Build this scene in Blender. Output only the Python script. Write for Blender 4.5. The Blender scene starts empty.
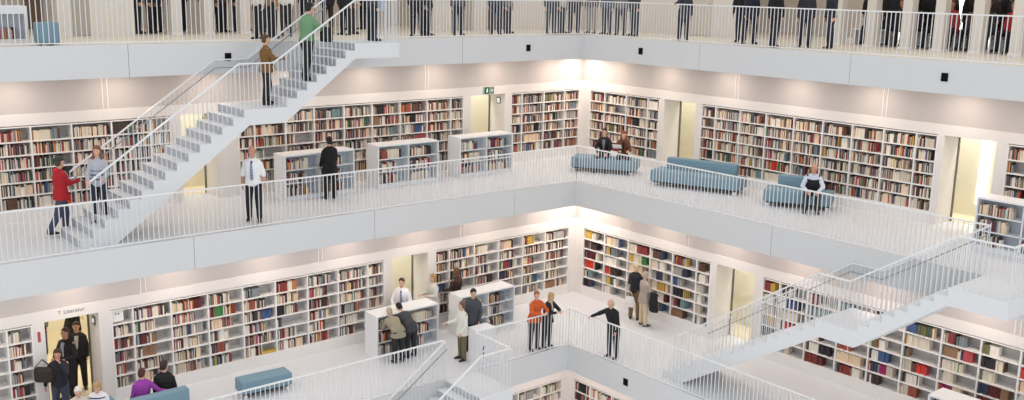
import bpy, bmesh, math, random
from mathutils import Vector, Matrix
random.seed(11)
SC = bpy.context.scene
COL = SC.collection

# ------------------------------------------------------------------ dimensions (metres)
H = 4.177        # storey height
T = 0.732        # slab / fascia height
G = 3.595        # void edge of the middle gallery, measured from its wall plane
D = 1.847        # every gallery steps this far out from the one above
ST = 1.455       # width of the stairs that fill the step
RAIL = 1.05
SH = 2.243       # top of the wall bookcases
XM = 24.0        # how far the galleries run
CAM = Vector((23.909, 24.864, 5.643))

def lev(k): return H * (k - 1)                 # k = 0 lower, 1 middle, 2 upper
def wall(k): return D * (1 - k)
def edge(k): return G + D * (1 - k)

# ------------------------------------------------------------------ materials
MATS = {}
def mat(name, col, rough=0.6, metal=0.0, noise=0.0, nscale=20.0, bump=0.0, emit=None, estr=0.0, spec=0.5):
    if name in MATS: return MATS[name]
    m = bpy.data.materials.new(name); m.use_nodes = True
    nt = m.node_tree; b = nt.nodes['Principled BSDF']
    b.inputs['Base Color'].default_value = (*col, 1)
    b.inputs['Roughness'].default_value = rough
    b.inputs['Metallic'].default_value = metal
    b.inputs['Specular IOR Level'].default_value = spec
    if emit:
        b.inputs['Emission Color'].default_value = (*emit, 1)
        b.inputs['Emission Strength'].default_value = estr
    if noise or bump:
        tc = nt.nodes.new('ShaderNodeTexCoord')
        nz = nt.nodes.new('ShaderNodeTexNoise'); nz.inputs['Scale'].default_value = nscale
        nz.inputs['Detail'].default_value = 3
        nt.links.new(tc.outputs['Object'], nz.inputs['Vector'])
        if noise:
            mx = nt.nodes.new('ShaderNodeMix'); mx.data_type = 'RGBA'; mx.blend_type = 'MIX'
            lo = tuple(max(0, c * (1 - noise)) for c in col); hi = tuple(min(1, c * (1 + noise)) for c in col)
            mx.inputs[6].default_value = (*lo, 1); mx.inputs[7].default_value = (*hi, 1)
            nt.links.new(nz.outputs['Fac'], mx.inputs[0])
            nt.links.new(mx.outputs[2], b.inputs['Base Color'])
        if bump:
            bp = nt.nodes.new('ShaderNodeBump'); bp.inputs['Strength'].default_value = bump
            bp.inputs['Distance'].default_value = 0.01
            nt.links.new(nz.outputs['Fac'], bp.inputs['Height'])
            nt.links.new(bp.outputs['Normal'], b.inputs['Normal'])
    MATS[name] = m
    return m

def srgb(r, g, b):
    f = lambda c: (c / 255) / 12.92 if c / 255 <= .04045 else ((c / 255 + .055) / 1.055) ** 2.4
    return (f(r), f(g), f(b))

M_fascia = mat('fascia_paint', srgb(215, 216, 217), .55, noise=.012, nscale=1.2)
M_wall = mat('wall_paint', srgb(228, 224, 221), .8, noise=.01, nscale=2)
M_band = mat('bulkhead_paint', srgb(232, 228, 225), .75)
M_upper = mat('upper_wall_grey', srgb(196, 190, 188), .85, noise=.012, nscale=1.5)  # darker, greyer tone than the wall below it
M_floor = mat('floor_screed', srgb(224, 226, 230), .42, noise=.015, nscale=.8)
M_floor2 = mat('upper_floor_screed', srgb(226, 216, 200), .5, noise=.015, nscale=.8)
M_shelf = mat('shelf_lacquer', srgb(236, 234, 232), .5)
M_back = mat('shelf_back_panel', srgb(196, 193, 190), .7)
M_unit = mat('free_shelf_lacquer', srgb(234, 236, 238), .45)
M_unitback = mat('free_shelf_inner_panel', srgb(186, 196, 206), .6)
M_rail = mat('rail_enamel', srgb(234, 235, 236), .4)
M_bal = mat('baluster_enamel', srgb(222, 223, 226), .45)
M_grey = mat('handrail_grey', srgb(150, 153, 160), .4)
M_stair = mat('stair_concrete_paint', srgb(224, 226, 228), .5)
M_riser_shade = mat('stair_riser_shade', srgb(182, 187, 196), .5)  # risers only: their grey-blue shading is put into the colour
M_cream = mat('corridor_cream', srgb(236, 231, 212), .8, noise=.01, nscale=1)
M_corfloor = mat('corridor_floor', srgb(228, 216, 190), .6, noise=.02, nscale=1)
M_pillar = mat('pillar_paint', srgb(222, 216, 208), .75)
M_blue = mat('blue_upholstery', srgb(122, 152, 168), .8, noise=.05, nscale=60, bump=.15)
M_bluedk = mat('blue_upholstery_seam', srgb(96, 130, 148), .8)
M_dark = mat('dark_void', srgb(30, 30, 34), .7)
M_black = mat('black_lens', (.004, .004, .005), .6, spec=.1)
M_frame = mat('dark_frame', srgb(110, 106, 100), .5)
M_green = mat('sign_green', srgb(20, 92, 62), .5)
M_signw = mat('sign_white', srgb(235, 238, 235), .5, emit=(1, 1, 1), estr=.5)
M_signd = mat('sign_dark_green', srgb(120, 140, 130), .5)
M_red = mat('sign_red', srgb(176, 70, 78), .6)
M_txt = mat('sign_text_grey', srgb(120, 116, 132), .6)
M_wood = mat('brown_door_wood', srgb(126, 104, 86), .6, noise=.15, nscale=4)
M_pages = mat('book_pages', srgb(232, 224, 206), .8)
M_glow = mat('window_glow', (1, 1, 1), .5, emit=(1, .99, .97), estr=2.2)

# ------------------------------------------------------------------ mesh helpers
def box(bm, a, b, mi=0):
    x0, x1 = sorted((a[0], b[0])); y0, y1 = sorted((a[1], b[1])); z0, z1 = sorted((a[2], b[2]))
    v = [bm.verts.new(p) for p in ((x0,y0,z0),(x1,y0,z0),(x1,y1,z0),(x0,y1,z0),(x0,y0,z1),(x1,y0,z1),(x1,y1,z1),(x0,y1,z1))]
    for f in ((3,2,1,0),(4,5,6,7),(0,1,5,4),(1,2,6,5),(2,3,7,6),(3,0,4,7)):
        fc = bm.faces.new([v[i] for i in f]); fc.material_index = mi
    return v

def obj(name, bm, mats, parent=None, smooth=False, bevel=0.0, seg=2):
    if bevel:
        bmesh.ops.bevel(bm, geom=list(bm.edges), offset=bevel, segments=seg, profile=.5, affect='EDGES')
    me = bpy.data.meshes.new(name); bm.to_mesh(me); bm.free()
    for m in (mats if isinstance(mats, (list, tuple)) else [mats]): me.materials.append(m)
    if smooth:
        for p in me.polygons: p.use_smooth = True
    o = bpy.data.objects.new(name, me); COL.objects.link(o)
    if parent: o.parent = parent
    return o

def boxobj(name, a, b, m, parent=None, bevel=0.0):
    bm = bmesh.new(); box(bm, a, b); return obj(name, bm, m, parent, bevel=bevel)

def tag(o, label=None, cat=None, group=None, kind=None):
    if label: o['label'] = label
    if cat: o['category'] = cat
    if group: o['group'] = group
    if kind: o['kind'] = kind
    return o

def empty(name, loc=(0, 0, 0), rz=0.0):
    o = bpy.data.objects.new(name, None); o.empty_display_size = .2
    o.location = loc; o.rotation_euler = (0, 0, rz); COL.objects.link(o); return o

def struct(o): o['kind'] = 'structure'; return o

def loft(bm, rings, n=14, mi=0):
    """rings: (centre, axis a, axis b) with the axis vectors carrying the half widths"""
    rs = []
    for c, a, b in rings:
        rs.append([bm.verts.new(c + a * math.cos(2*math.pi*i/n) + b * math.sin(2*math.pi*i/n)) for i in range(n)])
    for r0, r1 in zip(rs, rs[1:]):
        for i in range(n):
            f = bm.faces.new((r0[i], r0[(i+1) % n], r1[(i+1) % n], r1[i])); f.material_index = mi
    f = bm.faces.new(list(reversed(rs[0]))); f.material_index = mi
    f = bm.faces.new(rs[-1]); f.material_index = mi

def capsule(bm, p0, r0, p1, r1, n=12):
    p0 = Vector(p0); p1 = Vector(p1); d = p1 - p0
    if d.length < 1e-5: d = Vector((0, 0, 1e-4))
    d.normalize(); u = d.orthogonal().normalized(); w = d.cross(u)
    rings = []
    for t in (-85, -55, -28, 0):
        t = math.radians(t); rings.append((p0 + d * r0 * math.sin(t), u * r0 * math.cos(t), w * r0 * math.cos(t)))
    for t in (0, 28, 55, 85):
        t = math.radians(t); rings.append((p1 + d * r1 * math.sin(t), u * r1 * math.cos(t), w * r1 * math.cos(t)))
    loft(bm, rings, n)

# frame of a gallery side: u runs along the wall away from the corner, v into the room, z up
def W(side, u, v, z): return (u, v, z) if side == 'L' else (v, u, z)
def sbox(bm, side, a, b, mi=0): box(bm, W(side, *a), W(side, *b), mi)

# ------------------------------------------------------------------ slabs, fascias, walls
def slab(k, name, back, m, mi2=None):
    z = lev(k); e = edge(k) - .03
    bm = bmesh.new()
    box(bm, (back, back, z - T), (XM, e, z)); box(bm, (back, e, z - T), (e, XM, z))
    o = obj(name, bm, m); return struct(o)
slab(2, 'floor', -7.5, M_floor2)
slab(1, 'floor', -1.8, M_floor)
slab(0, 'floor', -4.0, M_floor)
slab(-1, 'floor', 1.2, M_floor)
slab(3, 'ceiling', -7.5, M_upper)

tn = [0]
def fascia(k, side):
    z = lev(k); e = edge(k)
    cuts = [c for c in ((5.97, 10.6, 15.34, 20.1) if k == 1 else (6.47, 11.19, 15.91, 20.63)) if c > e + (2.5 if k == 0 or (k == 1 and side == 'R') else .5)]
    a = e if side == 'L' else e - .03
    pts = [a] + cuts + [XM]
    for p, q in zip(pts, pts[1:]):
        tn[0] += 1
        bm = bmesh.new(); sbox(bm, side, (p + (.006 if p > a else 0), e - .03, z - T - .004), (q - .006, e, z + .004))
        struct(obj('trim_%d' % tn[0], bm, M_fascia))
for k in (3, 2, 1, 0, -1):
    fascia(k, 'L'); fascia(k, 'R')

TH = .8     # wall thickness
def make_wall(k, side, solids, z1):
    """solids: ranges of full-height wall; everything between is open up to the bulkhead"""
    w = wall(k); z = lev(k); bm = bmesh.new()
    s0 = w if side == 'L' else w
    lo = w - TH
    for a, b in solids: sbox(bm, side, (a, lo, z), (b, w, z + SH + .02))
    up = bmesh.new()
    cuts = [lo] + [c for c in (6.47, 11.19, 15.91, 20.63) if c > w + 1] + [XM]
    for a, b in zip(cuts, cuts[1:]):
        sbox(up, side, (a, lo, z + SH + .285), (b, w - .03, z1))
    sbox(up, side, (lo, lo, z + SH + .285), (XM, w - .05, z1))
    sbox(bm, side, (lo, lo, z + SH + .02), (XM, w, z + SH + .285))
    nm = 'wall_left' if side == 'L' else 'wall_right'
    for c in cuts[1:-1]:
        for dx in (-.07, .05):
            tn[0] += 1; tb = bmesh.new(); sbox(tb, side, (c + dx, w - .03, z + SH + .29), (c + dx + .025, w - .018, z1 - .01)); struct(obj('trim_%d' % tn[0], tb, M_band))
    struct(obj(nm, bm, M_wall)); struct(obj(nm, up, M_upper))

# bookcase runs: (k, side, bay boundaries)
RUNS = {
 'upper_left_a': (1, 'L', [14.33, 14.86, 15.81, 16.74, 17.65, 18.4, 19.3]),
 'upper_left_b': (1, 'L', [5.08, 5.58, 6.47, 7.44, 8.41, 9.34, 10.29, 11.17, 12.08, 12.56]),
 'upper_left_c': (1, 'L', [.13, .82, 1.76, 2.70, 3.18]),
 'upper_right_d': (1, 'R', [.38, 1.08, 2.07, 3.02, 3.53]),
 'upper_right_e': (1, 'R', [5.21, 5.76, 6.67, 7.58, 8.52, 9.44, 10.34, 11.25, 12.14, 12.71]),
 'upper_right_f': (1, 'R', [14.41, 14.95, 15.85, 16.8]),
 'lower_left_g': (0, 'L', [18.4, 18.93, 19.85, 20.4]),
 'lower_left_h': (0, 'L', [9.2, 9.74, 10.68, 11.6, 12.53, 13.43, 14.35, 15.28, 16.19, 16.70]),
 'lower_left_i': (0, 'L', [2.15, 3.19, 4.12, 5.08, 6.03, 6.95, 7.47]),
 'lower_right_j': (0, 'R', [2.19, 3.16, 4.18, 5.10, 5.99, 6.9, 7.43]),
 'lower_right_k': (0, 'R', [9.19, 9.75, 10.63, 11.55, 12.45, 13.33, 14.26, 15.18, 16.06, 17.0]),
 'base_left': (-1, 'L', [3.98, 4.85, 5.75, 6.3, 7.2]),
 'base_right': (-1, 'R', [3.90, 4.63, 5.53, 6.45, 7.3]),
}
make_wall(1, 'L', [(-TH, .13), (3.18, 3.43), (4.80, 5.08), (12.56, 13.15), (14.10, 14.33), (19.3, XM)], lev(2) - T)
make_wall(1, 'R', [(-TH, .38), (3.53, 3.72), (4.99, 5.21), (12.71, 12.86), (14.15, 14.41), (16.8, XM)], lev(2) - T)
make_wall(0, 'L', [(wall(0)-TH, 2.15), (7.47, 7.72), (8.95, 9.2), (16.70, 16.97), (18.15, 18.4), (20.4, XM)], -T)
make_wall(0, 'R', [(wall(0)-TH, 2.19), (7.43, 7.62), (8.93, 9.19), (17.0, XM)], -T)
make_wall(-1, 'L', [(wall(-1)-TH, 3.98), (7.2, XM)], lev(0) - T)
make_wall(-1, 'R', [(wall(-1)-TH, 3.90), (7.3, XM)], lev(0) - T)

# corridors behind the door openings
def corridor(k, side, a, b, back, m=M_cream):
    w = wall(k); z = lev(k); bm = bmesh.new()
    sbox(bm, side, (a, back - .1, z), (b, back, z + H - T))
    sbox(bm, side, (a - .1, back, z), (a, w - TH, z + H - T)); sbox(bm, side, (b, back, z), (b + .1, w - TH, z + H - T))
    struct(obj('wall_corridor_left' if side == 'L' else 'wall_corridor_right', bm, m))
    bm = bmesh.new(); sbox(bm, side, (a, back, z + .001), (b, w - TH, z + .012))
    struct(obj('floor', bm, M_corfloor))
corridor(1, 'L', 2.0, 6.0, -1.75); corridor(1, 'L', 12.0, 15.5, -1.75)
corridor(1, 'R', 2.6, 5.8, -1.75); corridor(1, 'R', 10.4, 15.5, -1.75)
corridor(0, 'L', 6.2, 10.0, wall(0) - 1.75); corridor(0, 'L', 13.5, 19.5, -3.9)
corridor(0, 'R', 6.4, 9.9, wall(0) - 1.75)

# door openings: slim dark frames
dn = [0]
def door_frame(k, side, a, b):
    w = wall(k); z = lev(k); dn[0] += 1
    bm = bmesh.new(); v = w - TH
    sbox(bm, side, (a - .0, v, z), (a + .035, v + .05, z + SH + .02)); sbox(bm, side, (b - .035, v, z), (b, v + .05, z + SH + .02))
    sbox(bm, side, (a + .035, v, z + SH - .02), (b - .035, v + .05, z + SH + .02))
    struct(obj('door_%d' % dn[0], bm, M_frame))
for a in ((1,'L',3.43,4.80),(1,'L',13.15,14.10),(1,'R',3.72,4.99),(1,'R',12.86,14.15),(0,'L',7.72,8.95),(0,'L',16.97,18.15),(0,'R',7.62,8.93)): door_frame(*a)

# bright slit window in the corridor beside the right-hand door
bm = bmesh.new(); box(bm, (-1.74, 13.02, .35), (-1.70, 13.25, 2.9))
struct(obj('window_1', bm, M_glow))

# ------------------------------------------------------------------ upper gallery: rear wall with pillars
z2 = lev(2)
PIL_L = [5.5 + 1.0 * i for i in range(9)]
bm = bmesh.new()
box(bm, (-1.85, -2.15, z2), (4.9, -1.85, z2 + H - T)); box(bm, (14.45, -2.15, z2), (16.35, -1.85, z2 + H - T))
box(bm, (19.2, -2.15, z2), (XM, -1.85, z2 + H - T)); box(bm, (4.9, -2.15, z2 + 2.4), (19.2, -1.85, z2 + H - T))
struct(obj('wall_left', bm, M_pillar))
bm = bmesh.new()
box(bm, (-2.15, -2.15, z2), (-1.85, 4.9, z2 + H - T)); box(bm, (-2.15, 4.9, z2 + 2.4), (-1.85, XM, z2 + H - T))
box(bm, (-2.15, 17.6, z2), (-1.85, XM, z2 + H - T))
struct(obj('wall_right', bm, M_pillar))
bm = bmesh.new(); box(bm, (-7.4, -6.0, z2), (XM, -5.9, z2 + H - T)); struct(obj('wall_outer_left', bm, M_pillar))
bm = bmesh.new(); box(bm, (-7.0, -5.9, z2), (-6.9, XM, z2 + H - T)); struct(obj('wall_outer_right', bm, M_pillar))
ordinals = ['first','second','third','fourth','fifth','sixth','seventh','eighth','ninth','tenth','eleventh','twelfth','thirteenth','fourteenth','fifteenth','sixteenth','seventeenth','eighteenth','nineteenth','twentieth']
def pillar(side, c, w, lab):
    o = empty('pillar', W(side, c, -2.0, z2))
    bm = bmesh.new(); sbox(bm, side, (-w/2, -.15, 0), (w/2, .15, 2.4)); obj('shaft', bm, M_pillar, o, bevel=.006)
    bm = bmesh.new(); sbox(bm, side, (-w/2-.015, -.16, 0), (w/2+.015, .17, .07)); obj('base_strip', bm, M_band, o)
    tag(o, lab, 'pillar', 'pillars of the top gallery')
for i, (c, w) in enumerate(((10.33,.25),(11.35,.25),(12.42,.24),(13.32,.24))):
    pillar('L', c, w, 'white pillar, %s in from the wide panel on the left of the top gallery' % ordinals[3 - i])
for i, (c, w) in enumerate(((8.42,.28),(9.47,.28),(10.53,.28),(11.45,.27),(12.47,.28),(13.46,.26),(14.5,.27),(15.5,.27))):
    pillar('R', c, w, 'white pillar, %s from the left in the crowded row at top right' % ordinals[i])
# tall bright windows in the outer wall behind the crowd on the right
for i, y in enumerate((6.8, 8.6, 10.4, 12.2, 14.0)):
    bm = bmesh.new(); box(bm, (-6.9, y, z2 + .02), (-6.87, y + 1.0, z2 + 2.6)); struct(obj('window_%d' % (i + 2), bm, M_glow))
# plain doors and panels on the rear wall of the top gallery
def panel_door(side, a, b, m, lab):
    o = empty('panel_door', W(side, (a + b)/2, -1.85, z2)); w = (b - a)/2
    bm = bmesh.new(); sbox(bm, side, (-w, .002, .02), (w, .03, 2.2)); obj('leaf', bm, m, o, bevel=.004)
    bm = bmesh.new(); sbox(bm, side, (w - .12, .03, 1.0), (w - .05, .075, 1.03)); obj('handle', bm, M_grey, o)
    tag(o, lab, 'door')
panel_door('L', 3.35, 4.15, mat('grey_door', srgb(176, 168, 158), .6), 'grey door leaf on the rear wall of the top gallery, left of corner')
panel_door('R', 2.9, 3.9, mat('pale_door', srgb(205, 198, 186), .6), 'pale grey door leaf on the rear wall of the top gallery, right of corner')
o = empty('panel_door', (15.85, -5.88, z2)); boxobj('leaf', (-.24, 0, .02), (.24, .05, 2.2), M_wood, o); boxobj('handle', (-.2, .05, 1.0), (-.12, .09, 1.03), M_grey, o)
tag(o, 'brown door leaf far behind the blue cube ottoman at top left', 'door')
panel_door('L', 15.58, 16.0, mat('grey_door', srgb(176, 168, 158), .6), 'narrow grey door leaf right of the blue cube ottoman at top left')
panel_door('L', 2.0, 2.75, M_wood, 'brown door leaf on top gallery rear wall near the corner')

# ------------------------------------------------------------------ bookcases and books
BOOKS = []     # side, u0, u1, v_front, depth, z0, height, colour index, where, row, n
PAL = [(224,214,196),(236,230,220),(206,196,180),(138,58,54),(104,44,46),(160,84,68),(98,70,58),(66,54,50),(44,42,46),(56,62,84),
       (66,92,132),(128,134,140),(170,168,166),(196,120,62),(206,172,84),(86,104,84),(120,146,150),(190,80,84),(232,206,176),(150,116,88),
       (112,112,72),(160,36,92),(70,130,70),(210,60,46)]
CN = ['cream','white','pale beige','dark red','maroon','brick red','brown','dark brown','black','navy',
      'blue','grey','light grey','orange','yellow','moss green','grey green','rose','peach','tan','olive','magenta','green','bright red']
WT_DENSE = [15,14,10,7,6,6,7,7,8,4,3,8,10,3,2,2,3,4,7,6,1,1,1,1]
WT_SPARSE = [13,13,7,7,5,3,6,4,7,6,5,4,6,2,5,4,4,2,4,5,4,1,2,3]
BM = [mat('book_' + n.replace(' ', '_'), srgb(*c), .6) for n, c in zip(CN, PAL)]

def fill_row(side, ua, ub, vf, depth, z, hmax, where, row, style, rng):
    """books stand from the picture's left end of the bay to the right"""
    L = ub - ua
    if style == 'dense': fillw = L * rng.choice((.97, .97, .93, .88, .78, .97)); wt = WT_DENSE
    elif style == 'mid': fillw = L * rng.choice((.9, .72, .65, .78, .58, .84)); wt = WT_DENSE
    elif style == 'sparse': fillw = L * rng.choice((.62, .5, .45, .7, .38, .82, .55)); wt = WT_SPARSE
    else: fillw = L * rng.choice((.8, .7, .9, .6)); wt = WT_DENSE
    if rng.random() < .03: fillw *= .35
    t = .012; n = 0; run = 0; ci = 0; bh = bt = bd = 0
    while True:
        if run <= 0:
            ci = rng.choices(range(len(PAL)), wt)[0]
            run = 1
            p = {'dense': .025, 'mid': .03, 'sparse': .36}.get(style, .03)
            if rng.random() < p: run = rng.randint(4, 9)
            series = run > 1
            bh = rng.uniform(.185, min(.265, hmax - .02)); bt = rng.uniform(.014, .036); bd = rng.uniform(.15, .21)
            if series: bt = rng.uniform(.03, .045); bh = rng.uniform(.22, .26)
            if rng.random() < .03: bt = rng.uniform(.06, .12); ci = rng.choice((0, 1, 2, 18))
        if t + bt > fillw: break
        n += 1; g = .0012
        a, b = (ub - t - bt, ub - t - g) if side == 'L' else (ua + t, ua + t + bt - g)
        BOOKS.append((side, a, b, vf - rng.uniform(.02, .06), min(bd, depth - .08), z, bh, ci, where, row, n))
        t += bt; run -= 1

def bookcase(key, k, side, bays, label, style, group, wname, rnd):
    w = wall(k); z = lev(k); dep = .34
    o = empty('bookcase', W(side, bays[0], w, z)); off = Vector(W(side, bays[0], w, z))
    def part(name, boxes, m):
        bm = bmesh.new()
        for a, b in boxes: sbox(bm, side, (a[0]-bays[0], a[1], a[2]), (b[0]-bays[0], b[1], b[2]))
        return obj(name, bm, m, o)
    u0, u1 = bays[0], bays[-1]; zb = .315; pitch = (SH - .025 - zb) / 6
    part('back_panel', [((u0, -dep - .02, 0), (u1, -dep, SH))], M_back)
    part('plinth', [((u0, -dep, 0), (u1, .012, zb - .03))], M_shelf)
    part('top_panel', [((u0, -dep, SH - .025), (u1, .012, SH))], M_shelf)
    for r in range(6): part('shelf', [((u0, -dep, zb - .03 + pitch * r), (u1, .01, zb + pitch * r))], M_shelf)
    for i, b in enumerate(bays):
        c = b + (.0175 if i == 0 else -.0175 if i == len(bays) - 1 else 0)
        part('upright', [((c - .0175, -dep, zb - .03), (c + .0175, .011, SH - .026))], M_shelf)
    tag(o, label, 'bookcase', group)
    rng = random.Random(rnd)
    nb = len(bays) - 1
    for i in range(nb):
        for r in range(6):
            a, b = bays[i] + .02, bays[i+1] - .02
            if i == 0: a += .015
            if i == nb - 1: b -= .015
            if b > 17.2 + (2.2 if side == 'L' else 0): continue
            if key == 'h' and i == nb - 1 and r == 5: continue
            left_i = (nb - i) if side == 'L' else i + 1
            fill_row(side, a, b, w, dep, z + zb + pitch * r, pitch - .03, (wname, left_i), 6 - r, style, rng)
    return o

bookcase('a', *RUNS['upper_left_a'], 'long white built-in bookcase at far left of the middle gallery, left of the stairs', 'dense', 'wall bookcases', 'middle left-end bookcase', 1)
bookcase('b', *RUNS['upper_left_b'], 'long white built-in bookcase on middle gallery left wall between stairs and exit sign', 'dense', 'wall bookcases', 'middle left-wall bookcase', 2)
bookcase('c', *RUNS['upper_left_c'], 'short white built-in bookcase on middle gallery between exit door and corner', 'dense', 'wall bookcases', 'middle bookcase left of corner', 3)
bookcase('d', *RUNS['upper_right_d'], 'short white built-in bookcase on middle gallery just right of the corner', 'dense', 'wall bookcases', 'middle bookcase right of corner', 4)
bookcase('e', *RUNS['upper_right_e'], 'long white built-in bookcase on middle gallery right wall behind the blue sofas', 'dense', 'wall bookcases', 'middle right-wall bookcase', 5)
bookcase('f', *RUNS['upper_right_f'], 'white built-in bookcase cut by right edge of photo, past the bright doorway', 'dense', 'wall bookcases', 'middle right-edge bookcase', 6)
bookcase('g', *RUNS['lower_left_g'], 'white built-in bookcase at far left of the lower gallery, left of open doorway', 'mid', 'wall bookcases', 'lower left-end bookcase', 7)
bookcase('h', *RUNS['lower_left_h'], 'long white built-in bookcase on lower gallery left wall behind the purple-clad reader', 'mid', 'wall bookcases', 'lower left-wall bookcase', 8)
bookcase('i', *RUNS['lower_left_i'], 'white half-filled built-in bookcase on lower gallery just left of the corner', 'mid', 'wall bookcases', 'lower bookcase left of corner', 9)
bookcase('j', *RUNS['lower_right_j'], 'white built-in bookcase on lower gallery right of corner behind the elderly couple', 'sparse', 'wall bookcases', 'lower bookcase right of corner', 10)
bookcase('k', *RUNS['lower_right_k'], 'long sparsely filled white bookcase on lower gallery under the right-hand stairs', 'sparse', 'wall bookcases', 'lower right-wall bookcase', 11)
bookcase('l', *RUNS['base_left'], 'white bookcase on the bottom level below the balcony corner, left side', 'mid', 'wall bookcases', 'bottom bookcase left of corner', 12)
bookcase('m', *RUNS['base_right'], 'white bookcase on the bottom level below the balcony corner, right side', 'dense', 'wall bookcases', 'bottom bookcase right of corner', 13)

def free_unit(k, side, u0, u1, v0, v1, label, wname, rnd, style='dense', hh=1.2, bays=2, rows=3, topt=.04):
    z = lev(k); o = empty('shelf_unit', W(side, u0, v0, z)); L = u1 - u0; dp = v1 - v0
    def part(name, a, b, m):
        bm = bmesh.new(); sbox(bm, side, a, b); return obj(name, bm, m, o, bevel=.003)
    part('end_panel', (0, 0, 0), (.04, dp, hh - topt), M_unit); part('end_panel', (L - .04, 0, 0), (L, dp, hh - topt), M_unit)
    part('top', (0, 0, hh - topt), (L, dp, hh), M_unit)
    part('back_panel', (.04, dp/2 - .01, .08), (L - .04, dp/2 + .01, hh - topt), M_unitback)
    part('plinth', (.04, .02, 0), (L - .04, dp - .02, .08), M_unit)
    pitch = (hh - topt - .1) / rows
    for r in range(rows): part('shelf', (.04, .005, .08 + pitch * r), (L - .04, dp - .005, .105 + pitch * r), M_unit)
    for i in range(1, bays): part('upright', (L * i / bays - .015, .005, .08), (L * i / bays + .015, dp - .005, hh - topt), M_unit)
    tag(o, label, 'shelf unit', 'free-standing shelf units')
    rng = random.Random(rnd)
    for i in range(bays):
        for r in range(rows):
            a = u0 + L * i / bays + (.045 if i == 0 else .02); b = u0 + L * (i + 1) / bays - (.045 if i == bays - 1 else .02)
            li = (bays - i) if side == 'L' else i + 1
            fill_row(side, a, b, v1 - .01, dp/2 + .03, z + .105 + pitch * r, pitch - .03, (wname, li), rows - r, style, rng)
free_unit(1, 'L', 9.80, 11.90, .70, 1.32, 'low white shelf unit with a black-clad woman standing at its front', 'shelf unit by black-clad woman', 21, 'unit')
free_unit(1, 'L', 6.92, 9.0, .62, 1.24, 'low white shelf unit, middle one of three on the middle gallery', 'central shelf unit of middle gallery', 22, 'unit')
free_unit(1, 'L', 4.10, 6.14, .62, 1.24, 'low white shelf unit standing below the green exit sign', 'shelf unit below exit sign', 23, 'unit')
free_unit(1, 'R', 14.55, 16.65, .92, 1.55, 'low white shelf unit at right edge of photo beside the bright doorway', 'right-edge shelf unit', 24, 'unit')
free_unit(0, 'L', 8.33, 10.33, 2.62, 3.24, 'low white shelf unit in front of the man in white shirt and tie', 'shelf unit before white-shirted man', 25, 'unit')
free_unit(0, 'L', 5.55, 7.52, 2.60, 3.20, 'low white shelf unit in front of the brown-jacketed visitor', 'shelf unit before brown-jacketed visitor', 26, 'unit')
free_unit(0, 'R', 14.86, 17.0, 2.78, 3.42, 'low white shelf unit at bottom right corner of the photo', 'bottom-right shelf unit', 27, 'unit')
free_unit(2, 'L', 17.74, 19.8, .25, .85, 'low white shelf unit at far left end of the top gallery', 'top-left shelf unit', 28, 'unit', hh=.82, rows=1, topt=.17)

# lying books, paper and the card in the first bay
o = tag(boxobj('notice_card', (16.40, wall(0) - .05, lev(0) + SH - .30), (16.655, wall(0) - .035, lev(0) + SH - .045), M_signw and mat('card_white', srgb(238, 236, 230), .7)), 'white notice card in top left compartment of the long lower bookcase', 'card')
for dz in (0, .03):
    boxobj('printed_mark', (16.56 - dz*2.2, wall(0) - .034, lev(0) + SH - .13), (16.59 - dz*2.2, wall(0) - .032, lev(0) + SH - .09), M_txt, o)

# ------------------------------------------------------------------ railings
CYL = {}
def baluster_mesh(h):
    key = round(h, 3)
    if key not in CYL:
        bm = bmesh.new(); r = .0105
        loft(bm, [(Vector((0, 0, z)), Vector((r, 0, 0)), Vector((0, r, 0))) for z in (0, h * .5, h)], 6)
        me = bpy.data.meshes.new('baluster'); bm.to_mesh(me); bm.free(); me.materials.append(M_bal)
        CYL[key] = me
    return CYL[key]

def bar(bm, p, q, w, h):
    p = Vector(p); q = Vector(q); d = (q - p).normalized()
    s = d.cross(Vector((0, 0, 1))).normalized() * (w/2); u = s.cross(d).normalized() * (h/2)
    a = [bm.verts.new(p + x) for x in (s + u, -s + u, -s - u, s - u)]; b = [bm.verts.new(q + x) for x in (s + u, -s + u, -s - u, s - u)]
    for i in range(4): bm.faces.new((a[i], a[(i+1) % 4], b[(i+1) % 4], b[i]))
    bm.faces.new(a[::-1]); bm.faces.new(b)

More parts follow.
